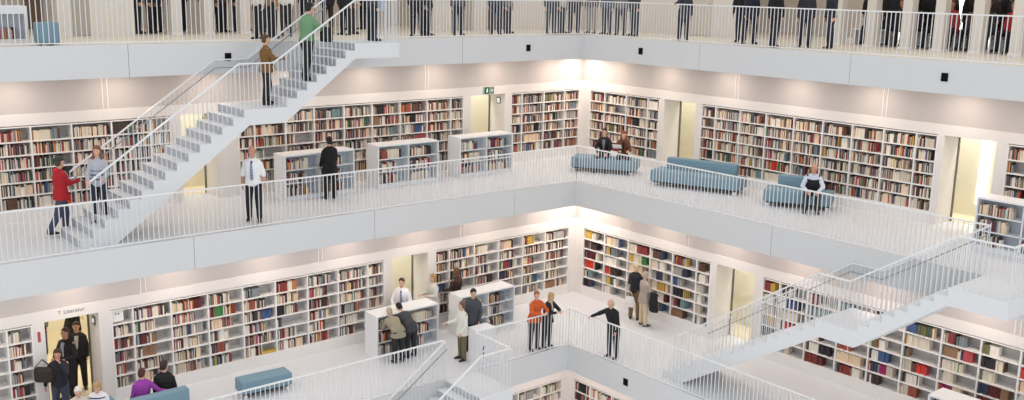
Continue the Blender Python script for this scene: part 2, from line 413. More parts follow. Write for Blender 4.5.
def rail_parts(root, origin, path, sp=.113, sub=None, grab=False, offs=.05, low=True):
    """path: base points in the world; balusters from .05 above the base line to the rail"""
    bmT = bmesh.new(); bmB = bmesh.new(); ps = []
    for p, q in zip(path, path[1:]):
        p = Vector(p); q = Vector(q)
        bar(bmT, p - origin + Vector((0,0,RAIL)), q - origin + Vector((0,0,RAIL)), .045, .03)
        bar(bmB, p - origin + Vector((0,0,offs)), q - origin + Vector((0,0,offs)), .03, .02)
        L = (Vector((q.x, q.y, 0)) - Vector((p.x, p.y, 0))).length; n = max(1, round(L / sp))
        for i in range(n + (1 if q is path[-1] else 0)): ps.append(p.lerp(q, i / n))
    ps.append(Vector(path[-1]))
    par = root
    rt = obj('top_rail', bmT, M_rail, par); rb = obj('bottom_rail', bmB, M_rail, par) if low else bmB.free()
    host = sub or root
    ps.sort(key=lambda v: (v - CAM).length)
    me = baluster_mesh(RAIL - offs)
    for p in ps[:100]:
        b = bpy.data.objects.new('baluster', me); COL.objects.link(b); b.parent = par; b.location = p - origin + Vector((0,0,offs))
    if len(ps) > 100:
        bm = bmesh.new(); r = .0105
        for p in ps[100:]:
            c = p - origin + Vector((0,0,offs))
            loft(bm, [(c, Vector((r,0,0)), Vector((0,r,0))), (c + Vector((0,0,RAIL-offs)), Vector((r,0,0)), Vector((0,r,0)))], 6)
        o = obj('balusters', bm, M_bal, par); o['kind'] = 'stuff'
    if grab:
        bm = bmesh.new()
        for p, q in zip(path, path[1:]):
            g = Vector(W(grab[0], 0, grab[1], .86))
            bar(bm, Vector(p) - origin + g, Vector(q) - origin + g, .022, .022)
        obj('handrail', bm, M_grey, par)

def railing(path, label, sp=.113):
    o = empty('railing', path[0]); rail_parts(o, Vector(path[0]), path, sp)
    tag(o, label, 'railing', 'gallery railings')
e2, e1, e0 = edge(2) - .05, edge(1) - .05, edge(0) - .05
SX2, SX0, SY1 = 10.88, 9.72, 15.82     # top nosing of the three stairs
railing([(9.60, e2, z2), (e2, e2, z2)], 'white railing of the top gallery between the stair head and the corner')
railing([(20.5, e2, z2), (SX2, e2, z2)], 'white railing at top left above the stairs with brown and green clad climbers')
railing([(e2, e2, z2), (e2, 18.0, z2)], 'white railing of the top gallery along the right side before the crowd')
railing([(e1, e1, 0), (20.5, e1, 0)], 'long white railing of the middle gallery left side, before the tie-wearing man')
railing([(e1, e1, 0), (e1, SY1, 0)], 'long white railing of the middle gallery right side, before the blue sofas')
railing([(8.72, e0, lev(0)), (e0, e0, lev(0))], 'white railing at lower centre where the orange-jacketed visitor leans')
railing([(20.5, e0, lev(0)), (9.72, e0, lev(0))], 'white railing at bottom left of photo in front of blue bench')
railing([(e0, e0, lev(0)), (e0, 14.5, lev(0))], 'white railing where the man in black spreads his arms')

# ------------------------------------------------------------------ stairs
RISE, RUN = H / 23, .267
def staircase(k, side, s0, sgn, label, l_edge, LAND=1.1, FOOT=.78, RUN2=.272, RD=.36):
    """climbs to level k; s0 = top nosing along the wall, sgn = direction that leads down"""
    z = lev(k); e = l_edge
    org = Vector(W(side, s0, e, z)); root = empty('staircase', org)
    def P(q, l, zz): return Vector(W(side, sgn * q, l, zz))
    top_len = {2: 1.3, 1: 1.18, 0: 1.04}[k]
    prof = [(-top_len, 0)]; q = 0; zz = 0; nos = []
    prof.append((0, 0)); steps = []
    for i in range(8):
        zz -= RISE; prof.append((q, zz))
        if i < 7: prof.append((q + RUN, zz)); steps.append((q, q + RUN, zz)); q += RUN
    l0 = q; q += LAND; prof.append((q, zz)); l1 = q; zl = zz; steps.append((l0, l1, zl))
    for i in range(15):
        zz -= RISE; prof.append((q, zz))
        if i < 14: prof.append((q + RUN2, zz)); steps.append((q, q + RUN2, zz)); q += RUN2
    qe = q
    under = [(qe - FOOT, -H), (l1 - .13, zl - .37), (l0 + .05, zl - .37), (.0, -.37), (-top_len, -.37)]
    poly = prof + under
    bm = bmesh.new()
    A = [bm.verts.new(P(a, 0.0, b)) for a, b in poly]; B = [bm.verts.new(P(a, ST, b)) for a, b in poly]
    n = len(poly)
    bm.faces.new(A); bm.faces.new(B[::-1])
    for i in range(n): bm.faces.new((A[i], B[i], B[(i+1) % n], A[(i+1) % n]))
    bmesh.ops.recalc_face_normals(bm, faces=list(bm.faces))
    bmesh.ops.triangulate(bm, faces=[f for f in bm.faces if len(f.verts) > 4])
    obj('stair_flight', bm, M_stair, root)
    for a, b, h in steps:
        if b - a < .5:
            bm = bmesh.new(); box(bm, P(a + .002, .03, h), P(b + .012, ST - .03, h + .012)); obj('tread', bm, M_stair, root)
            bm = bmesh.new(); box(bm, P(a - .0, .05, h + .014), P(a + .004, ST - .012, h + RISE - .012)); obj('riser', bm, M_riser_shade, root)
    bm = bmesh.new(); box(bm, P(qe, .05, -H + .002), P(qe + .004, ST - .012, -H + RISE - .012)); obj('riser', bm, M_riser_shade, root)
    # railings: the nosing lines
    wz = lambda q_, l_, z_: P(q_, l_, z_) + org
    outer = [wz(.04 - top_len, 0.0, 0), wz(.04 - top_len, ST - .05, 0), wz(-.05, ST - .05, 0.0), wz(l0 + .3, ST - .05, zl), wz(l1 + .06, ST - .05, zl), wz(qe - .3, ST - .05, -H + RD)]
    ro = empty('stair_railing', (0, 0, 0)); ro.parent = root
    rail_parts(ro, org, outer, offs=-.06, low=False)
    inner = [wz(0.0, .03, 0), wz(l0 + .3, .03, zl), wz(l1 + .06, .03, zl), wz(qe - .3, .03, -H + RD)]
    ri = empty('stair_railing', (0, 0, 0)); ri.parent = root
    rail_parts(ri, org, inner, grab=(side, .06), offs=-.06, low=False)
    tag(root, label, 'staircase')
staircase(2, 'L', SX2, 1, 'white staircase at upper left climbing from the middle to the top gallery', edge(2))
staircase(1, 'R', SY1, -1, 'white staircase at right climbing from the lower to the middle gallery', edge(1), 1.02, .6, .308, .10)
staircase(0, 'L', SX0, 1, 'white staircase at bottom centre rising to the lower gallery', edge(0))

# ------------------------------------------------------------------ fascia lights, signs
def wall_light(side, u, e, z, lab):
    o = empty('wall_light', W(side, u, e, z))
    bm = bmesh.new(); sbox(bm, side, (-.085, .001, -.1), (.085, .014, .1)); obj('bezel', bm, M_grey and mat('bezel_pale', srgb(206, 208, 212), .5), o)
    bm = bmesh.new(); sbox(bm, side, (-.081, .012, -.096), (.081, .03, .096)); obj('lens', bm, M_black, o, bevel=.006)
    tag(o, lab, 'light', 'square fascia lights')
wall_light('L', 13.54, edge(2), 3.83, 'square black light on top fascia at left, beside the stairs')
wall_light('L', 4.01, edge(2), 3.83, 'square black light on top fascia just left of the corner')
wall_light('R', 4.25, edge(2), 3.83, 'square black light on top fascia just right of the corner')
wall_light('R', 13.6, edge(2), 3.82, 'square black light on top fascia at far right below the crowd')
wall_light('R', 7.7, edge(0), -4.54, 'square black light on the lowest fascia below the leaning man')

o = empty('exit_sign', (4.13, .004, 2.405))
boxobj('housing', (-.20, 0, -.12), (.20, .05, .12), mat('sign_housing', srgb(190, 200, 192), .5), o, bevel=.004)
boxobj('green_panel', (-.01, .05, -.105), (.185, .056, .105), M_green, o)
boxobj('grey_panel', (-.185, .05, -.105), (-.03, .056, .105), M_signd, o)
boxobj('dark_edge', (-.185, .056, -.105), (-.165, .060, .105), M_green, o)
bm = bmesh.new()       # running figure and arrow
capsule(bm, (.075, .058, .045), .017, (.075, .058, .047), .017, 8); capsule(bm, (.08, .058, .02), .018, (.09, .058, -.02), .014, 8)
capsule(bm, (.09, .058, -.02), .01, (.115, .058, -.06), .009, 8); capsule(bm, (.09, .058, -.02), .01, (.06, .058, -.05), .009, 8); capsule(bm, (.08, .058, .015), .008, (.05, .058, -.005), .007, 8)
obj('pictogram', bm, M_signw, o)
bm = bmesh.new(); box(bm, (-.14, .056, -.008), (-.06, .06, .008)); v = [bm.verts.new(p) for p in ((-.15, .059, 0), (-.115, .059, .03), (-.115, .059, -.03))]; bm.faces.new(v)
obj('arrow', bm, M_signw, o)
tag(o, 'green and white emergency exit sign above the doorway on the middle gallery', 'sign')

o = empty('door_sign', (3.437, -.30, 2.02))
boxobj('plate', (0, -.09, -.1), (.02, .09, .1), M_frame, o, bevel=.003); boxobj('lit_square', (.02, -.06, -.07), (.026, .06, .07), M_signw, o)
tag(o, 'small square sign with white centre on the doorway jamb below exit sign', 'sign')
o = empty('door_sign', (16.977, wall(0) - .35, lev(0) + 1.98))
boxobj('plate', (0, -.09, -.1), (.02, .09, .1), M_frame, o, bevel=.003); boxobj('lit_square', (.02, -.05, -.05), (.026, .05, .05), M_signw, o)
tag(o, 'small square sign on the jamb of the crowded lower left doorway', 'sign')
o = empty('jamb_plate', (18.28, wall(0) + .002, lev(0) + 1.95)); boxobj('plate', (-.03, 0, -.12), (.03, .012, .12), M_red, o)
boxobj('rim', (-.035, 0, -.125), (.035, .008, .125), M_band, o)
tag(o, 'narrow red plate on the pier left of the lower left doorway', 'sign')

def text_mesh(body, size, m, parent, loc, rot, name):
    cu = bpy.data.curves.new(name, 'FONT'); cu.body = body; cu.size = size; cu.extrude = .002; cu.align_x = 'CENTER'; cu.align_y = 'CENTER'
    t = bpy.data.objects.new(name, cu); COL.objects.link(t)
    dg = bpy.context.evaluated_depsgraph_get(); me = bpy.data.meshes.new_from_object(t.evaluated_get(dg))
    COL.objects.unlink(t); bpy.data.objects.remove(t)
    me.materials.clear(); me.materials.append(m)
    o = bpy.data.objects.new(name, me); COL.objects.link(o); o.parent = parent; o.location = loc; o.rotation_euler = rot
    return o
o = empty('wall_lettering', (17.56, wall(0) + .002, lev(0) + 2.42))
text_mesh('Literatur', .13, M_txt, o, (-.06, .003, 0), (math.pi/2, 0, math.pi), 'lettering')
text_mesh('T', .12, M_red, o, (.26, .003, 0), (math.pi/2, 0, math.pi), 'red_mark')
tag(o, 'grey lettering with a red mark on the wall above lower left doorway', 'lettering')

# white terminal box near the lower stair head
o = empty('terminal_box', (8.15, 4.95, lev(0)))
boxobj('body', (-.30, -.2, 0), (.30, .2, .93), M_unit, o, bevel=.01); boxobj('top_plate', (-.31, -.21, .93), (.31, .21, .96), M_rail, o, bevel=.006)
bm = bmesh.new(); bar(bm, (.12, .203, .40), (.06, .203, .52), .012, .03); obj('slash_mark', bm, M_dark, o)
text_mesh('5', .2, M_dark, o, (.08, .203, .25), (math.pi/2, 0, math.pi), 'numeral')
tag(o, 'waist-high white box at the stair head beside the couple in pale and dark jackets', 'terminal')

# ------------------------------------------------------------------ seating
def sofa(k, p, q, label, back_inset=.3, depth=.8, back=True, name='sofa', sh=.45, bh=.78, base=.13):
    """p, q: the two ends of the front edge on the floor (p at the picture's left)"""
    p = Vector((*p, lev(k))); q = Vector((*q, lev(k))); d = q - p; L = d.length
    o = empty(name, p, math.atan2(d.y, d.x))     # local x along the front, local +y to the back
    s = 1
    bm = bmesh.new(); box(bm, (0, 0, base), (L, depth, sh)); obj('seat', bm, M_blue, o, bevel=.035, seg=3, smooth=True)
    bm = bmesh.new(); box(bm, (.06, .05, .09), (L - .06, depth - .05, base + .01)); obj('base_shadow', bm, M_dark, o)  # dark block standing in for the shade under the seat
    for x in (.08, L - .14):
        for y in (.05, depth - .11):
            bm = bmesh.new(); box(bm, (x, y, 0), (x + .06, y + .06, .1)); obj('leg', bm, M_rail, o)
    if back:
        bm = bmesh.new(); box(bm, (back_inset, depth - .24, sh - .02), (L - back_inset, depth, bh)); obj('backrest', bm, M_blue, o, bevel=.03, seg=3, smooth=True)
    tag(o, label, name.replace('_', ' '), None); return o
# front edges run so that +90 degrees of (q - p) points to the back: p is the picture's left end for right-wall seats
sofa(1, (2.16, 5.20), (1.32, 7.75), 'long blue upholstered sofa on the middle gallery in front of the yellow doorway', .28)
sofa(1, (1.78, 8.95), (.92, 10.50), 'short blue sofa on which the man in the dark vest sits', .3)
sofa(1, (2.56, 2.22), (1.50, 3.98), 'blue bench without backrest near the corner with a seated couple', back=False, name='bench')
sofa(0, (14.33, 3.60), (13.05, 3.68), 'empty blue bench behind the bottom left railing', back=False, name='bench', depth=.48)
sofa(0, (15.70, 3.08), (17.02, 3.08), 'blue sofa at bottom left with the purple-clad and black-clad readers', .02, .82)
sofa(0, (18.90, 4.05), (17.22, 4.05), 'blue sofa at bottom left corner under the grey-haired pair', .02, .82)
sofa(2, (17.74, 1.66), (17.30, 1.66), 'blue cube ottoman on the top gallery at far left behind the railing', back=False, name='ottoman', depth=.45, sh=.49, base=.04)

# ------------------------------------------------------------------ people
JOBS = []      # (bmesh, voxel, smooth, ratio, name, materials, parent)
SKIN = {'fair': srgb(214, 170, 146), 'tan': srgb(186, 138, 112), 'ruddy': srgb(200, 146, 122)}
def cloth(c): return mat('cloth_%d_%d_%d' % c, srgb(*c), .85, noise=.08, nscale=14, bump=.2)
def V(*a): return Vector(a)

def person(loc, yaw, h, label, top=(40,40,44), legs=(36,36,42), hair=(60,44,34), hstyle='short', skin='fair', lean=0.0, side=0.0,
           aL=None, aR=None, lL=None, lR=None, hip=None, hem=None, sleeve=1.0, skirt=None, shoes=(26,24,24), head=0.0, hyaw=0.0,
           inner=None, tie=None, vest=None, hi=True, bulk=1.06,  hood=False, stripe=None, scarf=None, cat='person', name='person', group=None, twist=0.0):
    """faces local +x; yaw turns it. aL/aR: (upper dir, fore dir); lL/lR: (thigh dir, shank dir)"""
    k = h / 1.75
    root = empty(name, loc, yaw)
    S = Vector((math.sin(lean), math.sin(side), math.cos(lean))).normalized()        # spine
    F = Vector((math.cos(lean), 0, -math.sin(lean)))                                   # chest front
    Y = S.cross(F).normalized()
    hz = (.93 * k) if hip is None else hip
    hp = V(0, 0, hz)
    Yt = (Matrix.Rotation(twist, 3, S) @ Y); Ft = (Matrix.Rotation(twist, 3, S) @ F)
    sh = hp + S * .50 * k
    nk = sh + S * .06 * k
    ha = lean * .45 + head
    HU = Matrix.Rotation(hyaw, 3, 'Z') @ V(math.sin(ha), 0, math.cos(ha)); HF = Matrix.Rotation(hyaw, 3, 'Z') @ V(math.cos(ha), 0, -math.sin(ha)); HY = HU.cross(HF)
    hc = nk + HU * .145 * k + HF * .02 * k
    aL = aL or ((.04, .14, -1), (.16, .03, -1)); aR = aR or ((.04, -.14, -1), (.16, -.03, -1))
    lL = lL or ((.02, .05, -1), (-.03, .02, -1)); lR = lR or ((.02, -.05, -1), (-.03, -.02, -1))
    N = lambda v: Vector(v).normalized()
    arms = []
    for s, (u, f) in ((1, aL), (-1, aR)):
        sj = sh + Yt * s * .175 * k - S * .035 * k
        ej = sj + N(u) * .285 * k; wj = ej + N(f) * .25 * k
        arms.append((s, sj, ej, wj, N(f)))
    legsj = []
    for s, (t, c) in ((1, lL), (-1, lR)):
        hj = hp + Y * s * .09 * k - V(0, 0, .02 * k)
        kj = hj + N(t) * .42 * k; aj = kj + N(c) * .41 * k
        ang = s * .18
        legsj.append((s, hj, kj, aj, V(math.cos(ang), math.sin(ang), 0)))
    vox = .0085 if hi else .015
    # --- body: one continuous skin
    b = bmesh.new()
    def torso(bm, f, z0=-.07, z1=.53, a0=0.0):
        rows = [(-.09, .085, .13), (-.02, .112, .162), (.06, .105, .150), (.15, .098, .136), (.26, .112, .152), (.38, .118, .168), (.46, .098, .170), (.505, .07, .12), (.53, .045, .06)]
        rr = []
        for z, fx, fy in rows:
            if z < z0 - 1e-6 or z > z1 + 1e-6: continue
            tw = max(0, min(1, z / .5)); y_ = Y.lerp(Yt, tw); f_ = F.lerp(Ft, tw)
            rr.append((hp + S * z * k + f_ * .008 * k, f_ * (fx * f + a0) * k, y_ * (fy * f + a0) * k))
        loft(bm, rr, 18)
    torso(b, .93)
    capsule(b, sh + S * .0 * k, .055 * k, hc - HU * .06 * k + HF * -.01 * k, .05 * k)
    HR = [(-.118, .030, .026, .045), (-.10, .052, .042, .030), (-.06, .078, .060, .014), (-.01, .094, .071, .004), (.04, .100, .076, -.002), (.085, .086, .066, -.006), (.112, .055, .044, -.008), (.124, .02, .018, -.008)]
    loft(b, [(hc + HU * z * k + HF * o_ * k, HF * a * k, HY * c * k) for z, a, c, o_ in HR], 18)
    capsule(b, hc + HF * .094 * k + HU * .012 * k, .009 * k, hc + HF * .108 * k - HU * .028 * k, .013 * k, 8)      # nose
    for s in (1, -1): capsule(b, hc + HY * s * .073 * k + HU * .018 * k, .012 * k, hc + HY * s * .07 * k - HU * .022 * k, .010 * k, 8)   # ears
    for s, sj, ej, wj, fd in arms:
        capsule(b, sj, .047 * k, ej, .037 * k); capsule(b, ej, .036 * k, wj, .025 * k)
        up = V(0, 0, 1) if abs(fd.z) < .8 else V(1, 0, 0)
        sd = fd.cross(up).normalized(); nm = sd.cross(fd).normalized()
        if abs(fd.z) >= .8: sd, nm = nm, sd
        cu = -nm if nm.z > 0 else nm
        if abs(fd.z) >= .8: sd, cu = V(1, 0, 0), V(0, -s, 0)
        pe = wj + fd * .085 * k
        loft(b, [(wj, sd * .026 * k, cu * .02 * k), (wj + fd * .035 * k, sd * .038 * k, cu * .017 * k), (pe, sd * .041 * k, cu * .014 * k)], 12)
        fr = .0092 if hi else .012
        for i, (off, ln) in enumerate(((-.030, .060), (-.010, .078), (.010, .074), (.030, .056))):
            f0 = pe + sd * off * k - fd * .01 * k; f1 = f0 + (fd + cu * .35).normalized() * ln * .55 * k; f2 = f1 + (fd * .6 + cu * .9).normalized() * ln * .5 * k
            capsule(b, f0, fr * k, f1, fr * .95 * k, 8); capsule(b, f1, fr * .95 * k, f2, fr * .8 * k, 8)
        t0 = wj + fd * .025 * k - sd * .03 * k; t1 = t0 + (fd * .8 - sd * .7).normalized() * .038 * k; t2 = t1 + (fd + cu * .5).normalized() * .03 * k
        capsule(b, t0, .012 * k, t1, .0105 * k, 8); capsule(b, t1, .0105 * k, t2, .009 * k, 8)
    for s, hj, kj, aj, fo in legsj:
        capsule(b, hj, .075 * k, kj, .048 * k); capsule(b, kj, .047 * k, aj, .033 * k)
        capsule(b, aj - V(0, 0, .03 * k), .03 * k, aj + fo * .14 * k - V(0, 0, .045 * k), .026 * k)
    sm = mat('skin_' + skin, SKIN[skin], .55)
    JOBS.append((b, vox, 2, .4 if hi else .5, 'body', sm, root))
    cv = .0125 if hi else .017
    # --- trousers / skirt
    t = bmesh.new()
    lg = skirt is None
    torso(t, 1.04 * bulk, -.09, .07, .004)
    if lg:
        for s, hj, kj, aj, fo in legsj:
            capsule(t, hj, .104 * k * bulk, kj, .076 * k * bulk); capsule(t, kj, .076 * k * bulk, aj + V(0, 0, .01 * k), .064 * k)
        JOBS.append((t, cv, 3, .4, 'trousers', cloth(legs), root))
    else:
        kz = .45 * k
        loft(t, [(hp - V(0, 0, .02 * k), F * .125 * k, Y * .175 * k), (V(.01, 0, hz - .2 * k), F * .14 * k, Y * .19 * k), (V(.01, 0, skirt), F * .15 * k, Y * .20 * k)], 18)
        JOBS.append((t, cv, 3, .4, 'skirt', cloth(legs), root))
    # --- upper garment
    if vest:
        inner_c, top_c = top, vest
    u = bmesh.new()
    torso(u, 1.10 * bulk, -.09, .53, .008)
    if hem is not None:
        rr = [(hp + S * .14 * k, F * .125 * k * bulk, Y * .16 * k * bulk), (hp - V(0, 0, .0), F * .165 * k, Y * .205 * k)]
        zz = hz - .1 * k
        if zz > hem: rr.append((V(hp.x + .01, hp.y, zz), V(1,0,0) * .178 * k, V(0,1,0) * .222 * k))
        rr.append((V(hp.x + .01, hp.y, hem), V(1,0,0) * .186 * k, V(0,1,0) * .23 * k)); loft(u, rr, 20)
    for s, sj, ej, wj, fd in arms:
        sm_ = sj - S * .012 * k - Yt * s * .012 * k; capsule(u, sm_, .058 * k * bulk, ej, .056 * k * bulk); capsule(u, nk - S * .02 * k + Yt * s * .03 * k, .04 * k, sm_ + S * .008 * k, .05 * k * bulk)
        if sleeve >= 1: capsule(u, ej, .054 * k, wj - fd * .01 * k, .042 * k)
        elif sleeve > .4: capsule(u, ej, .054 * k, ej.lerp(wj, .15), .052 * k)
    capsule(u, sh + S * .01 * k, .066 * k, sh + S * .035 * k, .062 * k)
    JOBS.append((u, cv, 3, .4, 'shirt' if tie or vest else 'jacket', cloth(top), root))
    if vest:
        w_ = bmesh.new(); torso(w_, 1.17 * bulk, -.09, .46, .014)
        for s, sj, ej, wj, fd in arms: capsule(w_, sj - Yt * s * .045 * k + S * .012 * k, .058 * k, sj - Yt * s * .07 * k - S * .1 * k, .07 * k)
        JOBS.append((w_, cv, 3, .4, 'vest', cloth(vest), root))
    if hood:
        u2 = bmesh.new(); capsule(u2, sh + S * .03 * k - Ft * .06 * k + Yt * .05 * k, .06 * k, sh + S * .03 * k - Ft * .06 * k - Yt * .05 * k, .06 * k)
        JOBS.append((u2, cv, 2, .5, 'hood', cloth(tuple(min(255, int(c * 1.15)) for c in top)), root))
    chestF = Ft * (.118 * 1.12 * bulk + .016) * k
    if inner:      # open front showing a shirt
        i_ = bmesh.new(); loft(i_, [(hp + S * z * k + chestF * fz, Ft * .012 * k, Yt * wd * k) for z, wd, fz in ((.16, .02, .86), (.3, .04, .95), (.42, .055, 1.0), (.5, .05, .66))], 10)
        JOBS.append((i_, .009, 1, .6, 'shirt_front', cloth(inner), root))
    if tie:
        bm = bmesh.new()
        loft(bm, [(hp + S * z * k + chestF * fz, Ft * .012 * k, Yt * wd * k) for z, wd, fz in ((.06, .012, .92), (.10, .038, .93), (.28, .030, 1.03), (.44, .020, 1.04), (.49, .026, .78), (.505, .022, .66))], 8)
        o = obj('tie', bm, M_tie, root, smooth=True); o['label'] = 'striped blue tie' if tie == 'striped' else 'dark blue tie'
    if stripe:
        for zz in stripe[1]:
            w_ = bmesh.new(); ff = 1.115 * bulk
            loft(w_, [(hp + S * (zz + d) * k, F * (.115 * ff + .012) * k, Y * (.16 * ff + .012) * k) for d in (-.012, .012)], 18)
            obj('stripe', w_, cloth(stripe[0]), root, smooth=True)
    if scarf:
        w_ = bmesh.new(); capsule(w_, nk + Ft * .03 * k + Yt * .04 * k, .05 * k, nk + Ft * .03 * k - Yt * .04 * k, .05 * k); capsule(w_, nk + Ft * .06 * k, .04 * k, sh + chestF - S * .16 * k, .035 * k)
        JOBS.append((w_, .012, 2, .5, 'scarf', cloth(scarf), root))
    # --- shoes
    for s, hj, kj, aj, fo in legsj:
        f_ = bmesh.new(); sd = V(-fo.y, fo.x, 0); g = aj - V(0, 0, .035 * k)
        loft(f_, [(g - fo * .06 * k, V(0, 0, .03) * k, sd * .026 * k), (g - fo * .03 * k, V(0, 0, .05) * k, sd * .038 * k), (g + fo * .05 * k, V(0, 0, .048) * k, sd * .042 * k),
                  (g + fo * .13 * k - V(0, 0, .012 * k), V(0, 0, .032) * k, sd * .046 * k), (g + fo * .19 * k - V(0, 0, .02 * k), V(0, 0, .02) * k, sd * .03 * k)], 12)
        obj('shoe', f_, mat('shoe_%d' % shoes[0], srgb(*shoes), .4), root, smooth=True)
    # --- hair / hat
    hm = mat('hair_%d_%d_%d' % hair, srgb(*hair), .7, noise=.25, nscale=60, bump=.4)
    hb = bmesh.new()
    if hstyle == 'bald':
        loft(hb, [(hc + HU * z * k + HF * o_ * k, HF * a * k, HY * c * k) for z, a, c, o_ in ((-.07, .05, .06, -.045), (-.03, .066, .076, -.038), (.02, .07, .080, -.034), (.05, .06, .074, -.034))], 16)
    else:
        grow = 1.0 if hstyle in ('short', 'cap') else 1.07
        loft(hb, [(hc + HU * z * k + HF * o_ * k, HF * a * grow * k, HY * c * grow * k) for z, a, c, o_ in ((-.075, .045, .055, -.055), (-.03, .070, .080, -.036), (.02, .080, .084, -.028), (.06, .098, .084, -.012), (.10, .084, .072, -.01), (.128, .052, .046, -.01), (.14, .015, .013, -.01))], 18)
        if hstyle == 'bob':
            for s in (1, -1): capsule(hb, hc + HY * s * .07 * k + HU * .03 * k - HF * .02 * k, .032 * k, hc + HY * s * .068 * k - HU * .085 * k - HF * .015 * k, .028 * k)
            capsule(hb, hc - HF * .06 * k, .062 * k, hc - HF * .055 * k - HU * .09 * k, .05 * k)
        if hstyle == 'long':
            for s in (1, -1): capsule(hb, hc + HY * s * .07 * k + HU * .03 * k - HF * .02 * k, .034 * k, hc + HY * s * .085 * k - HU * .19 * k + HF * .0 * k, .03 * k)
            capsule(hb, hc - HF * .06 * k, .066 * k, hc - HF * .08 * k - HU * .22 * k, .055 * k)
        if hstyle == 'bun': capsule(hb, hc - HF * .09 * k + HU * .05 * k, .035 * k, hc - HF * .115 * k + HU * .055 * k, .03 * k)
    JOBS.append((hb, .0095 if hi else .014, 2, .5, 'hair', hm, root))
    if hstyle == 'cap':
        cb = bmesh.new()
        loft(cb, [(hc + HU * z * k + HF * o_ * k, HF * a * k, HY * c * k) for z, a, c, o_ in ((.045, .112, .09, -.005), (.07, .112, .092, -.004), (.11, .095, .08, -.006), (.14, .055, .05, -.008), (.15, .015, .015, -.008))], 18)
        loft(cb, [(hc + HU * .055 * k + HF * .07 * k, HU * .008 * k, HY * .07 * k), (hc + HU * .05 * k + HF * .12 * k, HU * .007 * k, HY * .062 * k), (hc + HU * .043 * k + HF * .155 * k, HU * .005 * k, HY * .035 * k)], 14)
        JOBS.append((cb, .0095, 2, .5, 'cap', cloth((62, 60, 58)), root))
    if hi:
        for s in (1, -1):
            e_ = bmesh.new(); c = hc + HF * .094 * k + HY * s * .032 * k + HU * .016 * k
            loft(e_, [(c - HF * .006 * k, HU * .006 * k, HY * .011 * k), (c + HF * .003 * k, HU * .005 * k, HY * .009 * k)], 8); obj('eye', e_, M_dark, root)
        m_ = bmesh.new(); c = hc + HF * .087 * k - HU * .062 * k
        loft(m_, [(c - HF * .01 * k, HU * .007 * k, HY * .024 * k), (c + HF * .006 * k, HU * .004 * k, HY * .018 * k)], 8); obj('mouth', m_, mat('lip', srgb(160, 96, 88), .5), root)
    tag(root, label, cat, group)
    return root

def flush_jobs():
    tmp = []
    for bm, vox, smo, ratio, name, m, par in JOBS:
        bmesh.ops.recalc_face_normals(bm, faces=list(bm.faces))
        me = bpy.data.meshes.new(name); bm.to_mesh(me); bm.free()
        o = bpy.data.objects.new(name, me); COL.objects.link(o)
        r = o.modifiers.new('r', 'REMESH'); r.mode = 'VOXEL'; r.voxel_size = vox; r.use_smooth_shade = True
        s = o.modifiers.new('s', 'SMOOTH'); s.factor = .5; s.iterations = smo
        d = o.modifiers.new('d', 'DECIMATE'); d.ratio = ratio
        tmp.append(o)
    dg = bpy.context.evaluated_depsgraph_get(); dg.update()
    out = [bpy.data.meshes.new_from_object(o.evaluated_get(dg), depsgraph=dg) for o in tmp]
    for o, me, (bm, vox, smo, ratio, name, m, par) in zip(tmp, out, JOBS):
        o.modifiers.clear(); old = o.data; o.data = me; bpy.data.meshes.remove(old); me.name = name
        me.materials.clear(); me.materials.append(m)
        for p in me.polygons: p.use_smooth = True
        o.parent = par
    JOBS.clear()

# tie with diagonal stripes
def make_tie():
    m = mat('tie_stripes', srgb(70, 88, 132), .6); nt = m.node_tree; b = nt.nodes['Principled BSDF']
    tc = nt.nodes.new('ShaderNodeTexCoord'); wv = nt.nodes.new('ShaderNodeTexWave'); wv.bands_direction = 'DIAGONAL'; wv.inputs['Scale'].default_value = 9
    cr = nt.nodes.new('ShaderNodeValToRGB'); cr.color_ramp.interpolation = 'CONSTANT'
    cr.color_ramp.elements[0].color = (*srgb(58, 76, 124), 1); cr.color_ramp.elements[1].position = .6; cr.color_ramp.elements[1].color = (*srgb(188, 198, 216), 1)
    nt.links.new(tc.outputs['Object'], wv.inputs['Vector']); nt.links.new(wv.outputs['Fac'], cr.inputs['Fac']); nt.links.new(cr.outputs['Color'], b.inputs['Base Color'])
    return m
M_tie = make_tie()
def yaw_to(x, y): return math.atan2(y, x)
PI = math.pi
TOCAM = math.atan2(.76, .64)
z0, z1 = lev(0), 0.0

# -- middle gallery
person((17.58, 1.78, 0), PI, 1.76, 'man in red jacket and dark cap at the foot of the upper left stairs', top=(176, 30, 40), legs=(66, 72, 92), hair=(70, 60, 52), hstyle='cap', bulk=1.14,
       aL=((-.1, .3, -.9), (.3, .1, -1)), aR=((.55, .2, -.75), (1, .45, .12)), hem=.82, hood=True, lL=((.25, .05, -1), (-.05, .02, -1)), lR=((-.28, -.05, -1), (-.5, 0, -.9)), inner=(230, 228, 224), hyaw=.2)
person((16.98, 2.55, .36), TOCAM + .1, 1.70, 'young woman in plaid shirt with long brown hair stepping off the stairs', top=(178, 182, 192), legs=(38, 40, 56), hair=(122, 84, 56), hstyle='long', bulk=.98,
       aL=((.2, .1, -1), (.9, -.1, -.2)), aR=((.2, -.12, -1), (.8, .2, -.4)), stripe=((74, 86, 120), (.08, .18, .28, .38)), lL=((.3, .05, -1), (-.15, 0, -1)))
person((13.56, 2.94, 0), TOCAM + .05, 1.81, 'staff man in white short-sleeved shirt and striped tie behind the railing', top=(240, 240, 242), legs=(34, 34, 40), hair=(122, 90, 70), hstyle='bald', skin='ruddy', sleeve=.5, tie='striped',
       aL=((-.12, .22, -1), (.25, .05, -1)), aR=((-.12, -.22, -1), (.3, .0, -1)), lL=((.1, .07, -1), (-.05, .02, -1)), lR=((-.12, -.07, -1), (-.1, -.02, -1)), hyaw=-.2)
